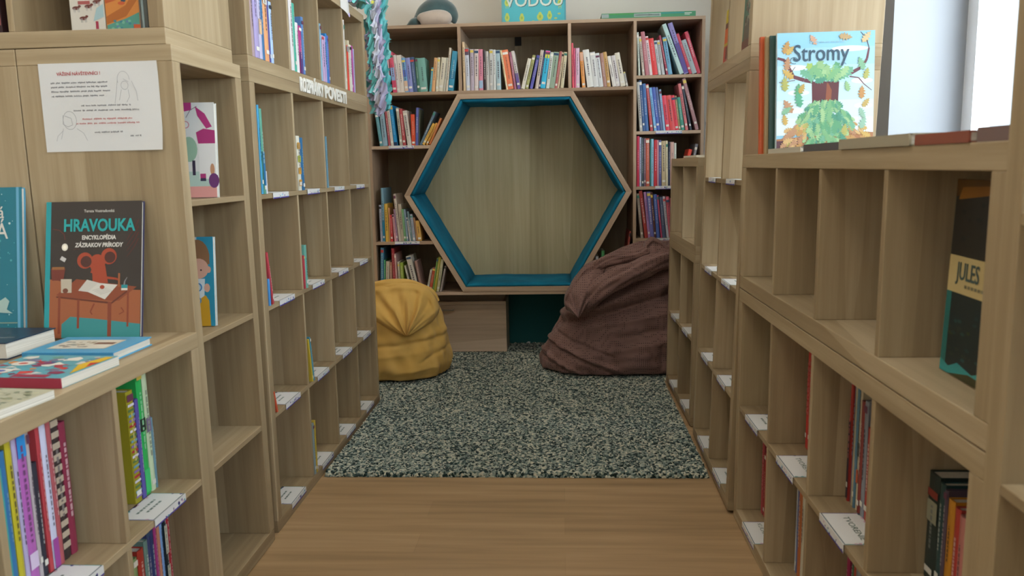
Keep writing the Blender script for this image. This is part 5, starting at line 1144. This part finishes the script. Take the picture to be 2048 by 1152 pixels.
text('title_shadow', 'VODOU', .098, DS, e, (.191, -.0009, .099), sx=.93, bold=.001); text('title', 'VODOU', .098, MT, e, (.187, -.0014, .102), sx=.93, bold=.001)
M = Matrix.Translation((.237, 4.652, 1.968 + .0292)) @ RXF
e = face_book('wide green picture atlas lying flat on the bookcase top', M, .522, .34, .028, '3c8a5c', '3d8c60', 'B')
b = MB(); yv = -.0018
def sp(x0, x1, z0, z1, hh): b.face([(x0, -z0, yv), (x1, -z0, yv), (x1, -z1, yv), (x0, -z1, yv)][::-1], flat(hh, .5))
b2 = MB()
def spine_quad(x0, x1, y0, y1, hh): b2.face([(x0, y0, -.0017), (x1, y0, -.0017), (x1, y1, -.0017), (x0, y1, -.0017)], flat(hh, .5))
spine_quad(0, .04, .004, .024, '9aa8a4'); spine_quad(.18, .33, .005, .023, '9fb3aa'); spine_quad(.46, .50, .008, .012, 'dfe6e0'); spine_quad(.46, .49, .016, .019, 'dfe6e0'); spine_quad(.04, .18, .003, .008, '4a9a4a'); spine_quad(.33, .46, .004, .010, '2f8f8c')
for k in range(22): spine_quad(.187 + k * .0062, .190 + k * .0062, .008 + (k % 3) * .001, .019, '5f7a74')
b2.obj('spine_print', e, merge=False)

# ------------------------------------------------------------------ decorations on the left shelf
t = empty('ribbon_garland', 'ruffled turquoise and lavender ribbon garland hanging beside left shelf', 'garland', (-.876, 3.890, 1.41))
def satin(h):
    k = ('s', h)
    if k in _m: return _m[k]
    mt, N, L, b_ = base('crepe_' + h); b_.inputs['Base Color'].default_value = lin(h); b_.inputs['Roughness'].default_value = .4; b_.inputs['Specular IOR Level'].default_value = .5
    _m[k] = mt; return mt
r = random.Random(31)
spec = [('turquoise_strip', '6fc4c4', -.028, .54, .020, .075), ('turquoise_strip', '84d0cc', .020, .55, .016, .075), ('lavender_strip', 'c4bedb', .0, .56, .006, .060), ('lavender_strip', 'b4b0cc', -.030, .50, .000, .050), ('turquoise_strip', '5fbdc2', .036, .53, .000, .048),
    ('white_strip', 'dcdce8', -.006, .53, -.014, .040), ('lavender_strip', 'bdb8d6', .018, .55, -.018, .040), ('turquoise_strip', '74cccb', -.024, .47, -.022, .034), ('white_strip', 'd2d6e4', .004, .42, -.030, .030)]
for q, (nm_, hx, x0, ln, yo, wd) in enumerate(spec):
    n, mm = 130, 11; G = np.zeros((n, mm, 3)); p1, p2, p3 = r.random() * 6, r.random() * 6, r.random() * 6; top = .575 if q % 2 else .56
    for i in range(n):
        v = i / (n - 1); z = top - ln * v - .004 * math.sin(23 * v)
        ww = wd * (.8 + .2 * math.sin(17 * v + p3)) * (1 + .12 * math.sin(61 * v + p1))
        for j in range(mm):
            u = j / (mm - 1) - .5; tw = .18 * math.sin(11 * v + p1) + .15 * math.sin(29 * v + p2); jg = ((i * 37 + q * 11 + (7 if u > 0 else 0)) % 13 / 13 - .5) * .010 * (abs(u) > .4)
            x = x0 + .006 * math.sin(14 * v + p2) + u * ww * math.cos(tw) + .006 * math.sin(47 * v + 3 * u + p3) * abs(u) * 2 + jg
            y = yo + u * ww * math.sin(tw) * .6 + .0075 * math.sin(38 * v + p1 + 6 * u) * (.3 + abs(u) * 1.8) + .004 * math.sin(90 * v + 11 * u)
            G[i, j] = (x, y, z + .010 * math.sin(43 * v + p3 + 2 * u) * u * 2)
    b = MB(); b.grid(G, satin(hx)); b.obj(nm_, t)
b = MB(); pts = [(.0 + (.012 if k % 2 == 0 else .005) * math.cos(PI * k / 5 + .3), .528 + (.012 if k % 2 == 0 else .005) * math.sin(PI * k / 5 + .3)) for k in range(10)]
b.prism(pts, -.052, -.048, flat('dfe05a', .5)); o = b.obj('star', t); 
# ribbons draped over the top board, same garland
for q in range(4):
    n, mm = 50, 7; G = np.zeros((n, mm, 3)); p1 = r.random() * 6
    for i in range(n):
        v = i / (n - 1)
        for j in range(mm):
            u = j / (mm - 1) - .5
            G[i, j] = (-.035 - q * .012 + .016 * math.sin(15 * v + p1) + u * .05 * math.cos(6 * v + p1), -.045 - .30 * v, .4705 + .012 + .030 * (1 - v) + .026 * math.sin(PI * v) + .014 * math.sin(19 * v + p1 + 4 * u) + u * .02 * math.sin(6 * v + p1))
    b = MB(); b.grid(G, satin(['6fc4c4', 'bdb8d6', '84d0cc', 'd2d6e4'][q])); b.obj(['turquoise_strip', 'lavender_strip'][q % 2] if q < 3 else 'white_strip', t)
# white sheet hanging over the top board
t = empty('paper_sheet', 'blank white paper sheet hanging over the top left shelf board', 'paper', (-.9262, 3.43, 1.80))
b = MB(); n = 10; G = np.zeros((n, 8, 3))
for i in range(n):
    for j in range(8): u, v = i / (n - 1), j / 7; G[i, j] = (.003 + .006 * math.sin(3 * u) * (1 - v) + .004 * (1 - v), u * .135, .02 - .0 * v + v * .20 + (.018 * (1 - u)) * (1 - v))
b.grid(G, WHITE); G2 = G.copy(); G2[:, :, 0] -= .0006; b.grid(G2, WHITE, flip=True); b.obj('sheet', t)
b = MB(); b.face([(.0122, .10, .022), (.0122, .13, .021), (.0112, .13, .04), (.0112, .105, .035)], flat('b9b0dc', .6)); b.obj('lilac_corner', t)
# white cut-out lettering on the double board
LET = flat('e6e4dc', .6, name='white_cut_out_letters')
e = empty('cut_out_lettering', 'row of white cut-out paper letters along the left shelf board', 'lettering', mat=LB.M @ Matrix.Translation((.46, -.001, H4 - .022)))
xx = 0
for i, wd_ in enumerate(['ROZPRÁVKY', 'POVESTI']):
    o = text('word', wd_, .064, LET, e, (0, -.002, 0), align='LEFT', sx=1, bold=.0028, ext=.002)
    xs_ = [v.co.x for v in o.data.vertices]; kx = (.285, .315)[i] / (max(xs_) - min(xs_)); o.data.transform(Matrix.Translation(((0, .30)[i], 0, 0)) @ Matrix.Diagonal((kx, 1, 1, 1)))
# translucent round lilac patch on the divider inside the first top cube
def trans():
    mt, N, L, b_ = base('translucent_lilac'); b_.inputs['Base Color'].default_value = lin('a7a4c0'); b_.inputs['Alpha'].default_value = .45; b_.inputs['Roughness'].default_value = .15; return mt
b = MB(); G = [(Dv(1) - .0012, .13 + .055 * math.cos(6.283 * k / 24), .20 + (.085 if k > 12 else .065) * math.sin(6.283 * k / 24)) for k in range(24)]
b.face(G, trans()); o = b.obj('lilac_round_patch'); o.matrix_world = LBu.M; tag(o, 'round see-through lilac patch inside nearest top left cube', 'sticker')
b = MB(); b.box((-.03, 0, 0), (-.012, .012, .007), WHITE); o = b.obj('paper_scrap', bevel=.002); o.location = (-.20, 5.035, .024); tag(o, 'small pale paper scrap on the rug edge under bookcase', 'paper scrap')
